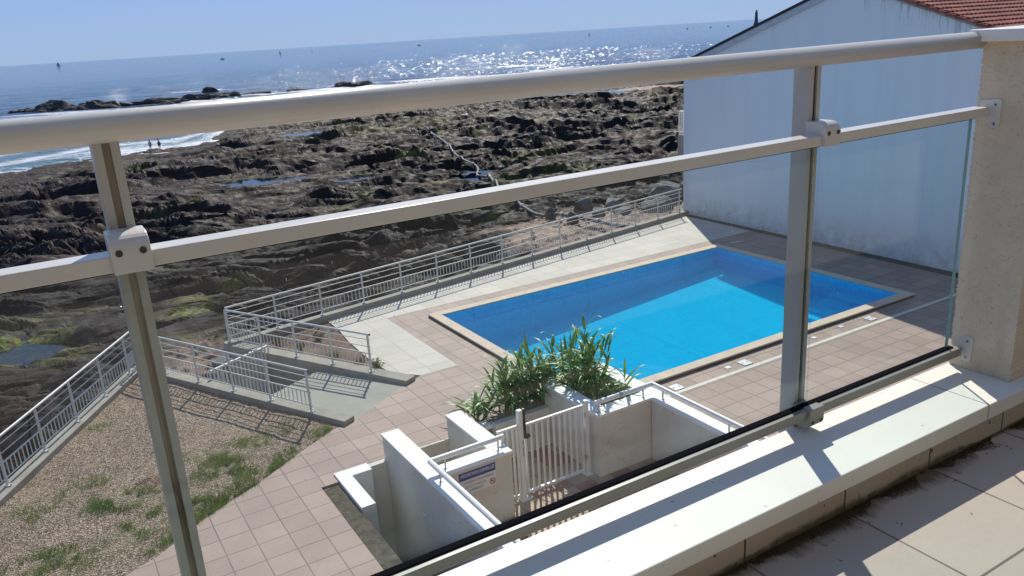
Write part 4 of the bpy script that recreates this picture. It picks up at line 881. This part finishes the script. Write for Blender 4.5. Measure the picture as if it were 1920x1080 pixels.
b = MB(); b.bar((HX - .06, RY, RZ + .01), (HX - .06, HY0 - .2, RZ - SLP * (RY - HY0 + .2) + .01), .05, .06); b.build('verge_mortar', 'concrete', ho)
tr_ = thing('terrace_railing', (23.7, 26, 3), 'white bar railing on a concrete ledge at the seaward corner of the neighbour house', 'railing')
b = MB(); b.box(23.72, 24.6, 1.4, 34, 26.05, 2.98); b.build('ledge', 'concrete', tr_)
b = MB(); b.bar((23.74, 26, 3.94), (33, 26, 3.94), .05, .05); b.bar((23.74, 26, 3.08), (33, 26, 3.08), .03, .03); b.bar((23.74, 26, 3.94), (23.74, 24.6, 3.94), .05, .05); b.build('rail', 'white_metal', tr_)
for k in range(14):
    b = MB(); b.bar((23.74 + .11 * k, 26, 2.98), (23.74 + .11 * k, 26, 3.92), .03, .03, (1, 0, 0)); b.build('bar', 'white_metal', tr_)

# ------------------------------------------------------------------ own building: facade behind the camera, balcony
ZB = EYE[2]
ab = thing('apartment_building', (4, -3, 0), 'pale apartment building whose balcony looks over the pool', 'building')
b = MB(); b.box(-16, -2.2, 6.0, 32, -1.9, 12.5); b.build('upper_wall', 'facade_dark', ab)
b = MB(); b.box(-16, .6, -2.5, 32, .9, 5.98); b.build('lower_wall', 'facade', ab)
b = MB(); b.box(-16, -1.9, ZB - 1.145 - .22, 32, 1.235, ZB - 1.145); b.build('balcony_slab', 'facade', ab)
b = MB(); b.box(-3, -1.85, ZB - 1.144, 8, 1.075, ZB - 1.14); tag(b.build('balcony_floor', 'balcony_tiles'), kind='structure')
lg = thing('balcony_ledge', (1, 1.15, ZB - 1.14), 'low white painted ledge along the balcony edge under the glass railing', 'ledge')
b = MB(); b.box(-3, 1.0463, ZB - 1.0570, 8, 1.272, ZB - 1.0125); b.build('coping', 'ledge_paint', lg, .003)
b = MB(); b.box(-3, 1.072, ZB - 1.1405, 8, 1.24, ZB - 1.0572); b.build('skirting', 'balcony_dirt_tiles', lg)
# dirt and dead moss lying in the corner of floor and skirting
rnd = np.random.default_rng(11); n_ = 60000; xx = rnd.uniform(.6, 3.2, n_); dd = np.abs(rnd.normal(0, .018, n_)) + .001; k = fbm(xx / .09, xx * 0 + 3.3, 5, 4) > .36 + 7 * dd
k &= fbm(xx / .3, xx * 0 + 8, 7, 2) > .30
xx, dd = xx[k], dd[k]; n_ = len(xx); s_ = rnd.uniform(.0004, .0013, n_); ra = rnd.uniform(0, 6.28, n_); ca, sa_ = np.cos(ra), np.sin(ra)
T0 = np.array([(1.6, 0, -.3), (-.6, .6, -.3), (-.6, -.6, -.3), (0, 0, .8)])
V = np.stack([np.stack([xx + s_ * (v[0] * ca - v[1] * sa_), 1.071 - dd + s_ * (v[0] * sa_ + v[1] * ca), ZB - 1.1395 + s_ * (v[2] + .4)], -1) for v in T0], 1).reshape(-1, 3)
F = (np.arange(n_)[:, None, None] * 4 + np.array([(0, 1, 3), (1, 2, 3), (2, 0, 3)])[None]).reshape(-1, 3)
simple('moss_dirt', (0.075, 0.055, 0.025), 1, 0.5, 40); tag(np_mesh('moss_dirt', V, F, 'moss_dirt'), kind='stuff')
b = MB(); rn2 = random.Random(3)
for k in range(26):
    x, y = rn2.uniform(1.3, 2.2), 1.07 - abs(rn2.gauss(0, .05)) - .01; a = rn2.uniform(0, 6.28); l = rn2.uniform(.004, .016); z = ZB - 1.1385
    b.tube([(x, y, z), (x + l * .5 * math.cos(a), y + l * .5 * math.sin(a), z + .001), (x + l * math.cos(a + .6), y + l * math.sin(a + .6), z)], .0007, 4, False)
tag(b.build('twigs', 'moss_dirt'), kind='stuff')

pw = thing('parapet_wall', (3, 1.18, ZB - 1.14), 'rough beige rendered wall end at the right of the glass railing', 'wall')
b = MB(); x0, x1, y0, y1, zl, zh = 2.22, 7.9, 1.091, 1.266, ZB - 1.0122, ZB - .096
NY, NZ = 30, 260; rq = random.Random(2); J = [[(rq.uniform(-.0007, .0007), rq.gauss(0, .0007)) for _ in range(NY + 1)] for _ in range(NZ + 1)]
vs = [(x0 + J[k][i][0], y0 + (y1 - y0) * i / NY + (J[k][i][1] * (2.2 if i == NY else 1)), zl + (zh - zl) * k / NZ) for k in range(NZ + 1) for i in range(NY + 1)]
b.add(vs, [(k * (NY + 1) + i, (k + 1) * (NY + 1) + i, (k + 1) * (NY + 1) + i + 1, k * (NY + 1) + i + 1) for k in range(NZ) for i in range(NY)])
va = [(x0 + J[k][NY][0], y1 + J[k][NY][1] * 2.2, zl + (zh - zl) * k / NZ) for k in range(NZ + 1)] + [(x1, y1, zl + (zh - zl) * k / NZ) for k in range(NZ + 1)]
b.add(va, [(k, k + 1, NZ + 2 + k, NZ + 1 + k) for k in range(NZ)])
va = [(x0 + J[k][0][0], y0 + J[k][0][1], zl + (zh - zl) * k / NZ) for k in range(NZ + 1)] + [(x1, y0, zl + (zh - zl) * k / NZ) for k in range(NZ + 1)]
b.add(va, [(k + 1, k, NZ + 1 + k, NZ + 2 + k) for k in range(NZ)])
b.box(x0 + .01, y0 + .004, zl, x1, y1 - .006, zh); b.build('wall', 'stucco', pw)
b = MB(); b.box(2.19, 1.062, ZB - .0955, 7.9, 1.292, ZB - .065); b.build('cap', 'white_metal', pw, .003)

ra_ = thing('balcony_railing', (.5, 1.25, ZB - 1.01), 'cream metal balcony railing with clear glass panes in front of the view', 'railing')
b = MB(); prof = [(1.282 + .0255 * math.cos(2 * math.pi * k / 28), ZB - .0925 + .0225 * math.sin(2 * math.pi * k / 28)) for k in range(28)]
b.extrude_x(prof, -2.2, 2.235); b.smooth = [len(f) == 4 for f in b.f]; tr_ = b.build('top_rail', 'rail_paint', ra_)
b = MB(); prof2 = [(1.282 + .026 * math.cos(2 * math.pi * k / 28), ZB - .0925 + .023 * math.sin(2 * math.pi * k / 28)) for k in range(28)]; b.extrude_x(prof2, 2.235, 2.241); b.build('end_cap', 'black_rubber', tr_)
b = MB(); b.box(-2.2, 1.224, ZB - .2865, 2.205, 1.267, ZB - .2625); mr = b.build('mid_rail', 'rail_paint', ra_, .002)
b = MB(); b.box(-2.2, 1.238, ZB - .2905, 2.168, 1.262, ZB - .2867); b.build('gasket', 'black_rubber', mr)
b = MB(); b.box(-2.2, 1.224, ZB - .970, 2.205, 1.256, ZB - .9455); br = b.build('bottom_rail', 'rail_backlit', ra_, .002)
b = MB(); b.box(-2.2, 1.2385, ZB - .9455, 2.185, 1.2562, ZB - .942); b.build('gasket', 'black_rubber', br)
for xa, xb in ((-2.2, .1005), (.1035, 1.5705), (1.5735, 2.169)):
    b = MB(); b.box(xa, 1.2465, ZB - .945, xb, 1.2545, ZB - .288); g_ = b.build('glass_panel', 'glass', ra_)
    if xb < 2: continue
    b = MB(); b.box(xb + .0002, 1.2465, ZB - .943, xb + .0022, 1.2545, ZB - .2885); b.build('pane_edge', 'glass_edge', g_)
for xc in (-1.36, .102, 1.572):
    b = MB(); w2 = .0175; y0, y1 = 1.271, 1.318
    P = [(xc - w2, y0), (xc - .0055, y0), (xc - .0055, y0 + .010), (xc + .0055, y0 + .010), (xc + .0055, y0), (xc + w2, y0), (xc + w2, y1), (xc - w2, y1)]
    b.prism(P, ZB - 1.30, ZB - .108); po = b.build('post', 'post_paint', ra_)
    b = MB(); b.box(xc - .0054, y0 + .006, ZB - 1.29, xc + .0054, y0 + .0098, ZB - .112); b.build('groove', 'groove_dirt' if xc < 1 else 'black_rubber', po)
    b = MB()                                             # saddle clamp over the middle rail
    pr = [(1.214, ZB - .2885), (1.272, ZB - .2885), (1.272, ZB - .234)] + [(1.240 + .001 + .026 * math.sin(a) * -1 + .0, ZB - .256 + .022 * math.cos(a)) for a in [math.pi / 2 * k / 6 for k in range(7)]]
    b.extrude_x(pr, xc - .026, xc + .026); cl = b.build('clamp', 'rail_paint', ra_, .002)
    for s_ in (-.0155, .0155):
        bb = MB(); bb.tube([(xc + s_, 1.2135, ZB - .2585), (xc + s_, 1.2165, ZB - .2585)], .0048, 14); bb.build('bolt', 'bolt_dark', cl)
    b = MB(); pr = [(1.214, ZB - .9425), (1.214, ZB - .978)] + [(1.240 - .026 * math.cos(a), ZB - .978 - .020 * math.sin(a)) for a in [math.pi / 2 * k / 6 for k in range(1, 7)]] + [(1.272, ZB - .998), (1.272, ZB - .9425)]
    b.extrude_x(pr, xc - .026, xc + .026); cl = b.build('clamp', 'rail_backlit', ra_, .002)
    for s_ in (-.0155, .0155):
        bb = MB(); bb.tube([(xc + s_, 1.2135, ZB - .979), (xc + s_, 1.2165, ZB - .979)], .0048, 14); bb.build('bolt', 'bolt_dark', cl)
simple('scratch', (0.7, 0.74, 0.76), 0.5)
b = MB(); rs = random.Random(9)
for (xa, za, xb, zb_) in [(1.252, -.292, 1.296, -.452), (1.262, -.295, 1.273, -.377), (1.315, -.296, 1.409, -.302), (1.277, -.406, 1.349, -.409), (1.448, -.302, 1.443, -.361), (1.801, -.294, 1.812, -.333), (1.728, -.33, 1.718, -.387), (1.611, -.316, 1.609, -.384), (1.879, -.376, 1.887, -.404), (2.051, -.403, 2.064, -.412), (1.454, -.393, 1.457, -.48), (1.616, -.482, 1.634, -.532), (2.129, -.877, 2.138, -.915), (2.143, -.884, 2.149, -.905), (.954, -.815, .958, -.827), (.767, -.569, .768, -.583), (1.286, -.468, 1.325, -.471), (1.75, -.346, 1.739, -.358)]:
    b.tube([(xa, 1.2462, ZB + za), ((xa + xb) / 2 + rs.uniform(-.002, .002), 1.2462, ZB + (za + zb_) / 2), (xb, 1.2462, ZB + zb_)], [.0001, .00035, .0001], 4, False)
for k in range(60):
    x_, z_ = rs.uniform(.3, 2.15), rs.uniform(-.92, -.32); b.tube([(x_, 1.2462, ZB + z_), (x_ + rs.uniform(-.002, .002), 1.2462, ZB + z_ - rs.uniform(.001, .006))], .0004, 4, False)
o = b.build('glass_scratches', 'scratch', ra_); o['kind'] = 'stuff'
def bracket(outline, screws):
    b = MB(); n = len(outline); vs = [(2.2215, y, z) for y, z in outline] + [(2.2155, y, z) for y, z in outline]
    b.add(vs, [tuple(range(n)), tuple(range(n, 2 * n))[::-1]] + [(i, i + n, (i + 1) % n + n, (i + 1) % n) for i in range(n)]); o = b.build('wall_bracket', 'rail_paint', ra_, .002)
    for y, z in screws:
        b = MB(); b.tube([(2.218, y, z), (2.2145, y, z)], .0052, 14); s_ = b.build('screw', 'zinc', o)
        b = MB(); b.tube([(2.2146, y, z), (2.2140, y, z)], .0026, 6); b.build('socket', 'bolt_dark', s_)
def rnd_poly(pts, r):
    out = []
    n = len(pts)
    for i in range(n):
        p, a, c = Vector(pts[i]), Vector(pts[i - 1]), Vector(pts[(i + 1) % n]); d1, d2 = (a - p).normalized(), (c - p).normalized(); q1, q2 = p + d1 * r, p + d2 * r
        for k in range(5):
            t = k / 4; v = q1 * (1 - t) ** 2 + p * 2 * t * (1 - t) + q2 * t * t; out.append((v.x, v.y))
    return out
bracket(rnd_poly([(1.258, ZB - .2455), (1.199, ZB - .241), (1.201, ZB - .320), (1.221, ZB - .320), (1.258, ZB - .288)], .010), [(1.2145, ZB - .2565), (1.214, ZB - .307)])
bracket(rnd_poly([(1.258, ZB - .946), (1.222, ZB - .911), (1.200, ZB - .911), (1.202, ZB - .989), (1.222, ZB - .989), (1.258, ZB - .972)], .010), [(1.2165, ZB - .926), (1.2175, ZB - .976)])

# ------------------------------------------------------------------ boulders, pipe, small things on the shore
def rock_mesh(name, c, r, mat, seed, sub=4, rough=.28, freq=1.6):
    import bmesh
    bm = bmesh.new(); bmesh.ops.create_icosphere(bm, subdivisions=sub, radius=1); rn = random.Random(seed); ro = Matrix.Rotation(rn.uniform(0, 6.28), 3, 'Z')
    P = np.array([v.co[:] for v in bm.verts])
    planes = [(Vector((rn.gauss(0, 1), rn.gauss(0, 1), rn.gauss(0, .8))).normalized(), rn.uniform(.55, .85)) for _ in range(11)]
    for pn, pd in planes:
        d = P @ np.array(pn[:]) - pd; P = P - np.maximum(d, 0)[:, None] * np.array(pn[:])[None]
    o_ = seed * 3.7
    nn = fbm(P[:, 0] * freq * 2 + o_ + P[:, 2], P[:, 1] * freq * 2 + P[:, 2] * 1.7 + o_, seed, 4) - .5; P = P * (1 + rough * nn)[:, None]
    P = P @ np.array(ro) * np.array(r)[None]
    me = bpy.data.meshes.new(name)
    for v, p in zip(bm.verts, P): v.co = p
    bm.to_mesh(me); bm.free(); me.materials.append(MATS[mat]); o = bpy.data.objects.new(name, me); COL.objects.link(o); o.location = c; return o
BL = [(31.0, 35.8, 1.1, .8, .8, 'largest grey green boulder beside the neighbour house'), (33.2, 37.4, 1.4, 1.0, 1.1, 'big rounded boulder against the house corner behind the sand'), (29.2, 36.7, .6, .5, .45, 'medium grey boulder left of the largest one'),
      (28.2, 37.6, .5, .4, .4, 'small grey boulder at the upper edge of the sand'), (30.0, 38.5, .7, .5, .5, 'grey boulder in the row behind the sand'), (27.1, 38.9, .45, .4, .3, 'small flat boulder on the sand edge near the pipe'),
      (29.0, 40.2, .8, .6, .5, 'pale boulder at the back of the boulder row'), (31.6, 40.6, .9, .7, .6, 'dark boulder at the back of the boulder row'), (26.6, 40.5, .5, .35, .35, 'small pale stone farthest along the sand edge'),
      (19.2, 33.0, .8, .55, .5, 'flat brown boulder at the left edge of the sand'), (16.0, 29.2, 1.3, .7, .6, 'broad dark boulder just outside the pool fence'), (12.2, 27.3, 1.1, .6, .5, 'low grey boulder just outside the fence nearer the ramp'), (20.8, 29.5, .8, .5, .45, 'grey boulder on the sand close to the pool fence'), (4.4, 25.8, .7, .5, .5, 'grey boulder at the foot of the ramp steps')]
for i, (x, y, a, b_, c_, lb) in enumerate(BL):
    o = rock_mesh('boulder', (x, y, ground(x, y) + c_ * .25), (a, b_, c_), 'boulder_stone', i + 3); tag(o, lb, 'boulder', 'boulders at the top of the shore')
SR = [(11.5, 281, 9.0, 3.5, 3.7, 'highest dark sea rock at the far left of the surf'), (21.5, 270, 8.0, 3.0, 2.6, 'second dark sea rock joining the highest one on its right'), (3.5, 289, 4.5, 2.2, 1.5, 'low left tail of the far left sea rock'), (37, 268, 9, 3, 2.1, 'long low sea rock in the middle of the reef'), (48, 270, 6, 2.6, 2.4, 'rounded sea rock towards the right of the reef'),
      (58, 272, 6, 2.5, 2.2, 'sea rock near the right end of the reef'), (30, 269, 4, 2, 1.7, 'small sea rock joining the two halves of the reef'), (68, 272, 5, 2, 1.3, 'low rock at the right end of the reef'), (62.4, 316, 3.2, 2.0, 2.2, 'lone rock out beyond the reef in the surf'), (96, 267, 4.5, 2.0, 2.0, 'dark sea rock in the surf above the handrail'), (102.5, 266, 5.0, 2.0, 2.2, 'larger dark sea rock right of its twin in the surf'), (81, 272, 4, 1.6, 1.0, 'flat rock awash between the reef and the twin rocks'), (40.5, 262, 5, 2, 1.2, 'low ledge in front of the reef'),
      (2.6, 122, 3, 1.3, .9, 'small black rock in the breaking waves at the left'), (7.5, 127, 2.5, 1.1, .7, 'little black rock at the water edge on the left')]
for i, (x, y, a, b_, c_, lb) in enumerate(SR):
    o = rock_mesh('sea_rock', (x, y, SEA - .25), (a, b_, c_ * .85), 'sea_rock_stone', i + 40, 5, .9, 1.9); o.rotation_euler = (0, 0, math.radians(-28)); tag(o, lb, 'sea rock', 'rocks standing in the surf')
PIPE = [(25.0, 29.6), (25.1, 31.5), (25.2, 32.9), (25.4, 34.5), (25.7, 36.5), (25.8, 38.0), (26.2, 39.3), (26.0, 41.0), (27.2, 45), (29.5, 51), (31.6, 56), (33.3, 59.6), (34.3, 63.0), (35.2, 65.4), (37.2, 69), (37.8, 72.9), (39.5, 78.1), (42.0, 84.4), (44.0, 89.0), (45.4, 93.5), (46.8, 99.0)]
def catmull(P, k=6):
    out = []
    for i in range(len(P) - 1):
        p0, p1, p2, p3 = [np.array(P[min(max(j, 0), len(P) - 1)], float) for j in (i - 1, i, i + 1, i + 2)]
        for q_ in range(k):
            t = q_ / k; out.append(tuple(.5 * (2 * p1 + (p2 - p0) * t + (2 * p0 - 5 * p1 + 4 * p2 - p3) * t * t + (3 * p1 - p0 - 3 * p2 + p3) * t ** 3)))
    return out + [P[-1]]
pp = catmull(PIPE); gzs = np.array([ground(*p) for p in pp]); bz = gzs.copy()
for i in range(len(bz)):
    lo_, hi_ = max(0, i - 3), min(len(bz), i + 4); bz[i] = gzs[lo_:hi_].mean() * .35 + gzs[lo_:hi_].max() * .65 + (.36 if i < 36 else .12)
bz = np.convolve(np.pad(bz, 4, 'edge'), np.ones(9) / 9, 'valid'); bz = np.maximum(bz, gzs + .12)
pts = [(p[0], p[1], z) for p, z in zip(pp, bz)]
pi = thing('drain_pipe', pts[0], 'long grey drain pipe snaking over the rocks towards the sea', 'pipe')
b = MB(); b.tube(pts, [.10 if i < 50 else .115 for i in range(len(pts))], 12); b.build('pipe', 'pipe_grey', pi)
for i in (9, 16, 22, 30, 38, 47, 56, 66, 76, 86, 97, 108, 119):
    if i + 1 < len(pts):
        c = Vector(pts[i]); d = (Vector(pts[i + 1]) - c).normalized(); b = MB(); b.tube([c - d * .16, c + d * .16], .14 if i < 50 else .16, 12); b.build('collar', 'pipe_collar', pi)
for k, (x, y) in enumerate([(25.6, 36.6), (26.1, 39.6)]):
    gz_ = ground(x, y); o = rock_mesh('pipe_support', (x, y, gz_ + .25), (.42, .36, .62 if k == 0 else .45), 'block_dark', 90 + k, 3, .12)
    tag(o, ['dark square block propping the pipe over the sand', 'dark lump of concrete under the bend of the pipe'][k], 'support block')

def person(label, joints, bones, radii, root, parts, group):
    """one skinned body; joints: name -> (x, y, z)"""
    names = list(joints); me = bpy.data.meshes.new('person'); me.from_pydata([joints[k] for k in names], [(names.index(a), names.index(b_)) for a, b_ in bones], [])
    o = bpy.data.objects.new('person', me); COL.objects.link(o); sk = o.modifiers.new('skin', 'SKIN'); sub = o.modifiers.new('sub', 'SUBSURF'); sub.levels = sub.render_levels = 1
    for i, k in enumerate(names): me.skin_vertices[0].data[i].radius = (radii[k], radii[k]); me.skin_vertices[0].data[i].use_root = (k == 'pelvis')
    bpy.context.view_layer.update(); m2 = bpy.data.meshes.new_from_object(o.evaluated_get(bpy.context.evaluated_depsgraph_get())); bpy.data.objects.remove(o)
    m2.materials.clear(); m2.materials.append(MATS['skin']); m2.polygons.foreach_set('use_smooth', [True] * len(m2.polygons))
    o = bpy.data.objects.new('person', m2); COL.objects.link(o); o.location = root[:3]; o.rotation_euler = (0, 0, root[3]); tag(o, label, 'person', group)
    for nm, mat, pts_, r_ in parts:
        b = MB(); b.tube(pts_, r_, 14); c = b.build(nm, mat); c.parent = o
    return o
STAND = dict(pelvis=(0, 0, .95), belly=(0, 0, 1.12), chest=(0, .01, 1.32), neck=(0, 0, 1.5), head=(0, .02, 1.60), crown=(0, .01, 1.72), shl=(-.18, 0, 1.42), ell=(-.25, .03, 1.14), hal=(-.24, .12, .92), fil=(-.24, .16, .82), shr=(.18, 0, 1.42), elr=(.25, .03, 1.14), har=(.25, .1, .9), fir=(.25, .13, .8), hil=(-.09, 0, .9), knl=(-.1, .02, .5), anl=(-.11, 0, .09), tol=(-.12, .14, .03), hir=(.09, 0, .9), knr=(.11, .04, .5), anr=(.13, .02, .09), tor=(.14, .16, .03))
BN = [('pelvis', 'belly'), ('belly', 'chest'), ('chest', 'neck'), ('neck', 'head'), ('head', 'crown'), ('chest', 'shl'), ('shl', 'ell'), ('ell', 'hal'), ('hal', 'fil'), ('chest', 'shr'), ('shr', 'elr'), ('elr', 'har'), ('har', 'fir'), ('pelvis', 'hil'), ('hil', 'knl'), ('knl', 'anl'), ('anl', 'tol'), ('pelvis', 'hir'), ('hir', 'knr'), ('knr', 'anr'), ('anr', 'tor')]
RAD = dict(pelvis=.13, belly=.125, chest=.15, neck=.055, head=.095, crown=.07, shl=.06, ell=.042, hal=.03, fil=.02, shr=.06, elr=.042, har=.03, fir=.02, hil=.09, knl=.06, anl=.042, tol=.03, hir=.09, knr=.06, anr=.042, tor=.03)
HAIR = ('hair', 'hair_dark', [(0, -.03, 1.62), (0, -.015, 1.70), (0, 0, 1.755)], [.09, .10, .05]); TRUNKS = ('swimwear', 'swim_dark', [(0, 0, .78), (0, 0, .9), (0, 0, 1.0)], [.17, .175, .155])
person('tall bather standing in the shallows, left of the pair', STAND, BN, RAD, (17.5, 139.9, SEA - .45, .4), [HAIR, TRUNKS], 'bathers wading at the rocks')
person('shorter bather standing in the shallows, right of the pair', {k: tuple(c * .95 for c in v) for k, v in STAND.items()}, BN, RAD, (18.75, 139.3, SEA - .45, -.5), [HAIR, TRUNKS, ('shirt', 'swim_dark', [(0, 0, .98), (0, 0, 1.2), (0, 0, 1.36)], [.16, .17, .16])], 'bathers wading at the rocks')
SIT = dict(STAND); SIT.update(pelvis=(0, 0, .14), belly=(0, -.03, .32), chest=(0, -.05, .52), neck=(0, -.03, .70), head=(0, -.01, .80), crown=(0, -.02, .92), shl=(-.18, -.05, .62), ell=(-.26, .1, .42), hal=(-.15, .3, .42), fil=(-.08, .36, .42), shr=(.18, -.05, .62), elr=(.26, .1, .42), har=(.15, .3, .42), fir=(.08, .36, .42), hil=(-.1, .03, .13), knl=(-.13, .42, .45), anl=(-.12, .62, .08), tol=(-.12, .76, .04), hir=(.1, .03, .13), knr=(.13, .42, .45), anr=(.12, .62, .08), tor=(.12, .76, .04))
for k, (x, y, a, lb) in enumerate([(122.4, 147.0, 2.6, 'beachgoer in dark red sitting on the sand, left of two'), (124.6, 146.2, 2.9, 'beachgoer in dark red sitting alone on the sand, right of two')]):
    person(lb, SIT, BN, RAD, (x, y, max(ground(x, y), SEA) - .02, a), [('hair', 'hair_dark', [(0, -.05, .82), (0, -.04, .9), (0, -.02, .955)], [.09, .10, .05]), ('top', 'cloth_red', [(0, -.0, .16), (0, -.04, .4), (0, -.05, .58)], [.18, .18, .17])], 'people sitting on the far beach')

# ------------------------------------------------------------------ out at sea
def sea_z(x, y): return SEA - (x * x + y * y) / (2 * 6.371e6)
def sailboat(x, y, h, label, a):
    z = sea_z(x, y); o = thing('sailboat', (x, y, z), label, 'sailboat', 'sailing boats near the horizon')
    c, s = math.cos(a), math.sin(a); R2 = lambda u, v, w: (x + u * c - v * s, y + u * s + v * c, z + w)
    b = MB(); L = h * .42; sec = [(-L, .35, .9), (-L * .3, 1.2, .8), (L * .4, 1.0, .85), (L, .05, 1.1)]; vs = []
    for u, w_, fz in sec: vs += [R2(u, -w_, fz), R2(u, 0, -.5), R2(u, w_, fz)]
    b.add(vs, [q_ for i in range(3) for q_ in ((3 * i, 3 * i + 1, 3 * i + 4, 3 * i + 3), (3 * i + 1, 3 * i + 2, 3 * i + 5, 3 * i + 4), (3 * i + 2, 3 * i, 3 * i + 3, 3 * i + 5))] + [(0, 2, 1), (9, 10, 11)]); b.build('hull', 'hull_dark', o)
    b = MB(); b.tube([R2(0, 0, .8), R2(0, 0, h)], .12, 6); b.build('mast', 'hull_dark', o)
    b = MB(); vs = [R2(-.2, 0, 1.8), R2(-L * .95, .5, 1.8), R2(-L * .6, .5, h * .45), R2(-.2, 0, h * .97), R2(-.2, .06, 1.8), R2(-L * .95, .56, 1.8), R2(-L * .6, .56, h * .45), R2(-.2, .06, h * .97)]
    b.add(vs, [(0, 1, 2, 3), (7, 6, 5, 4), (0, 4, 5, 1), (1, 5, 6, 2), (2, 6, 7, 3), (3, 7, 4, 0)]); b.build('mainsail', 'sail_cloth', o)
    b = MB(); vs = [R2(.3, 0, 1.5), R2(L * .95, 0, 1.3), R2(.3, 0, h * .8), R2(.3, .06, 1.5), R2(L * .95, .06, 1.3), R2(.3, .06, h * .8)]; b.add(vs, [(0, 1, 2), (5, 4, 3), (0, 3, 4, 1), (1, 4, 5, 2), (2, 5, 3, 0)]); b.build('jib', 'sail_cloth', o)
sailboat(131, 2528, 12, 'leftmost and tallest sailboat on the horizon', .3)
sailboat(502, 1757, 7.5, 'small sailboat on the horizon left of the photo centre', .8)
sailboat(571, 1759, 5, 'tiniest sailboat, just right of another one', 1.2)
def motorboat(x, y, L, label, a, wake):
    z = sea_z(x, y); o = thing('motorboat', (x, y, z), label, 'motorboat', 'motor boats out at sea'); c, s = math.cos(a), math.sin(a); R2 = lambda u, v, w: (x + u * c - v * s, y + u * s + v * c, z + w)
    b = MB(); sec = [(-L, .9, .8), (0, 1.2, .9), (L * .6, .9, 1.1), (L, .05, 1.4)]; vs = []
    for u, w_, fz in sec: vs += [R2(u, -w_, fz), R2(u, 0, -.4), R2(u, w_, fz)]
    b.add(vs, [q_ for i in range(3) for q_ in ((3 * i, 3 * i + 1, 3 * i + 4, 3 * i + 3), (3 * i + 1, 3 * i + 2, 3 * i + 5, 3 * i + 4), (3 * i + 2, 3 * i, 3 * i + 3, 3 * i + 5))] + [(0, 2, 1), (9, 10, 11)]); b.build('hull', 'hull_dark', o)
    b = MB(); vs = [R2(-L * .3, -.7, .9), R2(L * .3, -.6, .95), R2(L * .3, .6, .95), R2(-L * .3, .7, .9), R2(-L * .25, -.5, 2.2), R2(L * .1, -.45, 2.2), R2(L * .1, .45, 2.2), R2(-L * .25, .5, 2.2)]
    b.add(vs, [(0, 3, 2, 1), (4, 5, 6, 7), (0, 1, 5, 4), (1, 2, 6, 5), (2, 3, 7, 6), (3, 0, 4, 7)]); b.build('cabin', 'hull_dark', o)
    if wake:
        b = MB(); vs = []; n_ = 14; rw = random.Random(int(x))
        for i in range(n_ + 1):
            u = -L - wake * i / n_; w_ = 1.0 + 2.2 * (i / n_) * rw.uniform(.5, 1.2); vs += [R2(u, -w_, .45), R2(u, w_, .45)]
        vs += [(p[0], p[1], p[2] - .6) for p in vs]; m_ = 2 * (n_ + 1)
        b.add(vs, [(2 * i, 2 * i + 1, 2 * i + 3, 2 * i + 2)[::-1] for i in range(n_)]); tag(b.build('boat_wake', 'wake_foam'), kind='stuff')
motorboat(318, 1456, 4, 'motor boat with a white wake left of the sailing pair', .15, 55)
motorboat(747, 1600, 4, 'motor boat trailing a very long wake in the middle distance', .2, 190)
z = sea_z(979, 1324); bu = thing('buoy', (979, 1324, z), 'dark channel buoy on the open sea above the handrail', 'buoy')
b = MB(); b.tube([(979, 1324, z - .5), (979, 1324, z + .6), (979, 1324, z + 1.0)], [1.5, 1.6, 1.0], 14); b.build('float', 'hull_dark', bu)
b = MB(); b.tube([(979, 1324, z + 1.0), (979, 1324, z + 3.6)], [.6, .3], 10); b.build('tower', 'hull_dark', bu)
b = MB(); b.tube([(979, 1324, z + 3.6), (979, 1324, z + 4.3), (979, 1324, z + 5.0)], [.3, .8, .1], 10); b.build('topmark', 'hull_dark', bu)
lx, ly = 1306., 1207.; z = sea_z(lx, ly)
lh = thing('lighthouse', (lx, ly, z), 'dark stone lighthouse standing in the sea left of the house roof', 'lighthouse')
b = MB(); b.tube([(lx, ly, z - 1), (lx, ly, z + 1.6), (lx, ly, z + 3)], [6.2, 5.6, 4.8], 24); b.build('base', 'lighthouse_stone', lh)
b = MB(); b.tube([(lx, ly, z + 3), (lx, ly, z + 6), (lx, ly, z + 14), (lx, ly, z + 22)], [4.4, 3.6, 2.9, 2.5], 24); b.build('tower', 'lighthouse_stone', lh)
b = MB(); b.tube([(lx, ly, z + 22), (lx, ly, z + 22.5), (lx, ly, z + 23)], [3.0, 3.3, 3.3], 24); b.build('gallery', 'lighthouse_stone', lh)
b = MB(); b.tube([(lx, ly, z + 23), (lx, ly, z + 26)], [1.8, 1.8], 16); b.build('lantern_room', 'hull_dark', lh)
b = MB(); b.tube([(lx, ly, z + 26), (lx, ly, z + 27.3), (lx, ly, z + 28.6)], [2.0, 1.3, .15], 16); b.build('dome', 'lighthouse_stone', lh)
for i, (x, y, a, lb) in enumerate([(1325, 1195, 14, 'flat rock shelf carrying the lighthouse'), (1262, 1240, 3, 'small rock in the sea left of the lighthouse'), (1235, 1262, 3.5, 'rock midway along the line left of the lighthouse'), (1200, 1290, 2.5, 'outermost small rock left of the lighthouse')]):
    o = rock_mesh('sea_rock', (x, y, sea_z(x, y)), (a, a * .6, 1.6), 'lighthouse_stone', 70 + i, 3, .4); tag(o, lb, 'sea rock', 'rocks around the lighthouse')
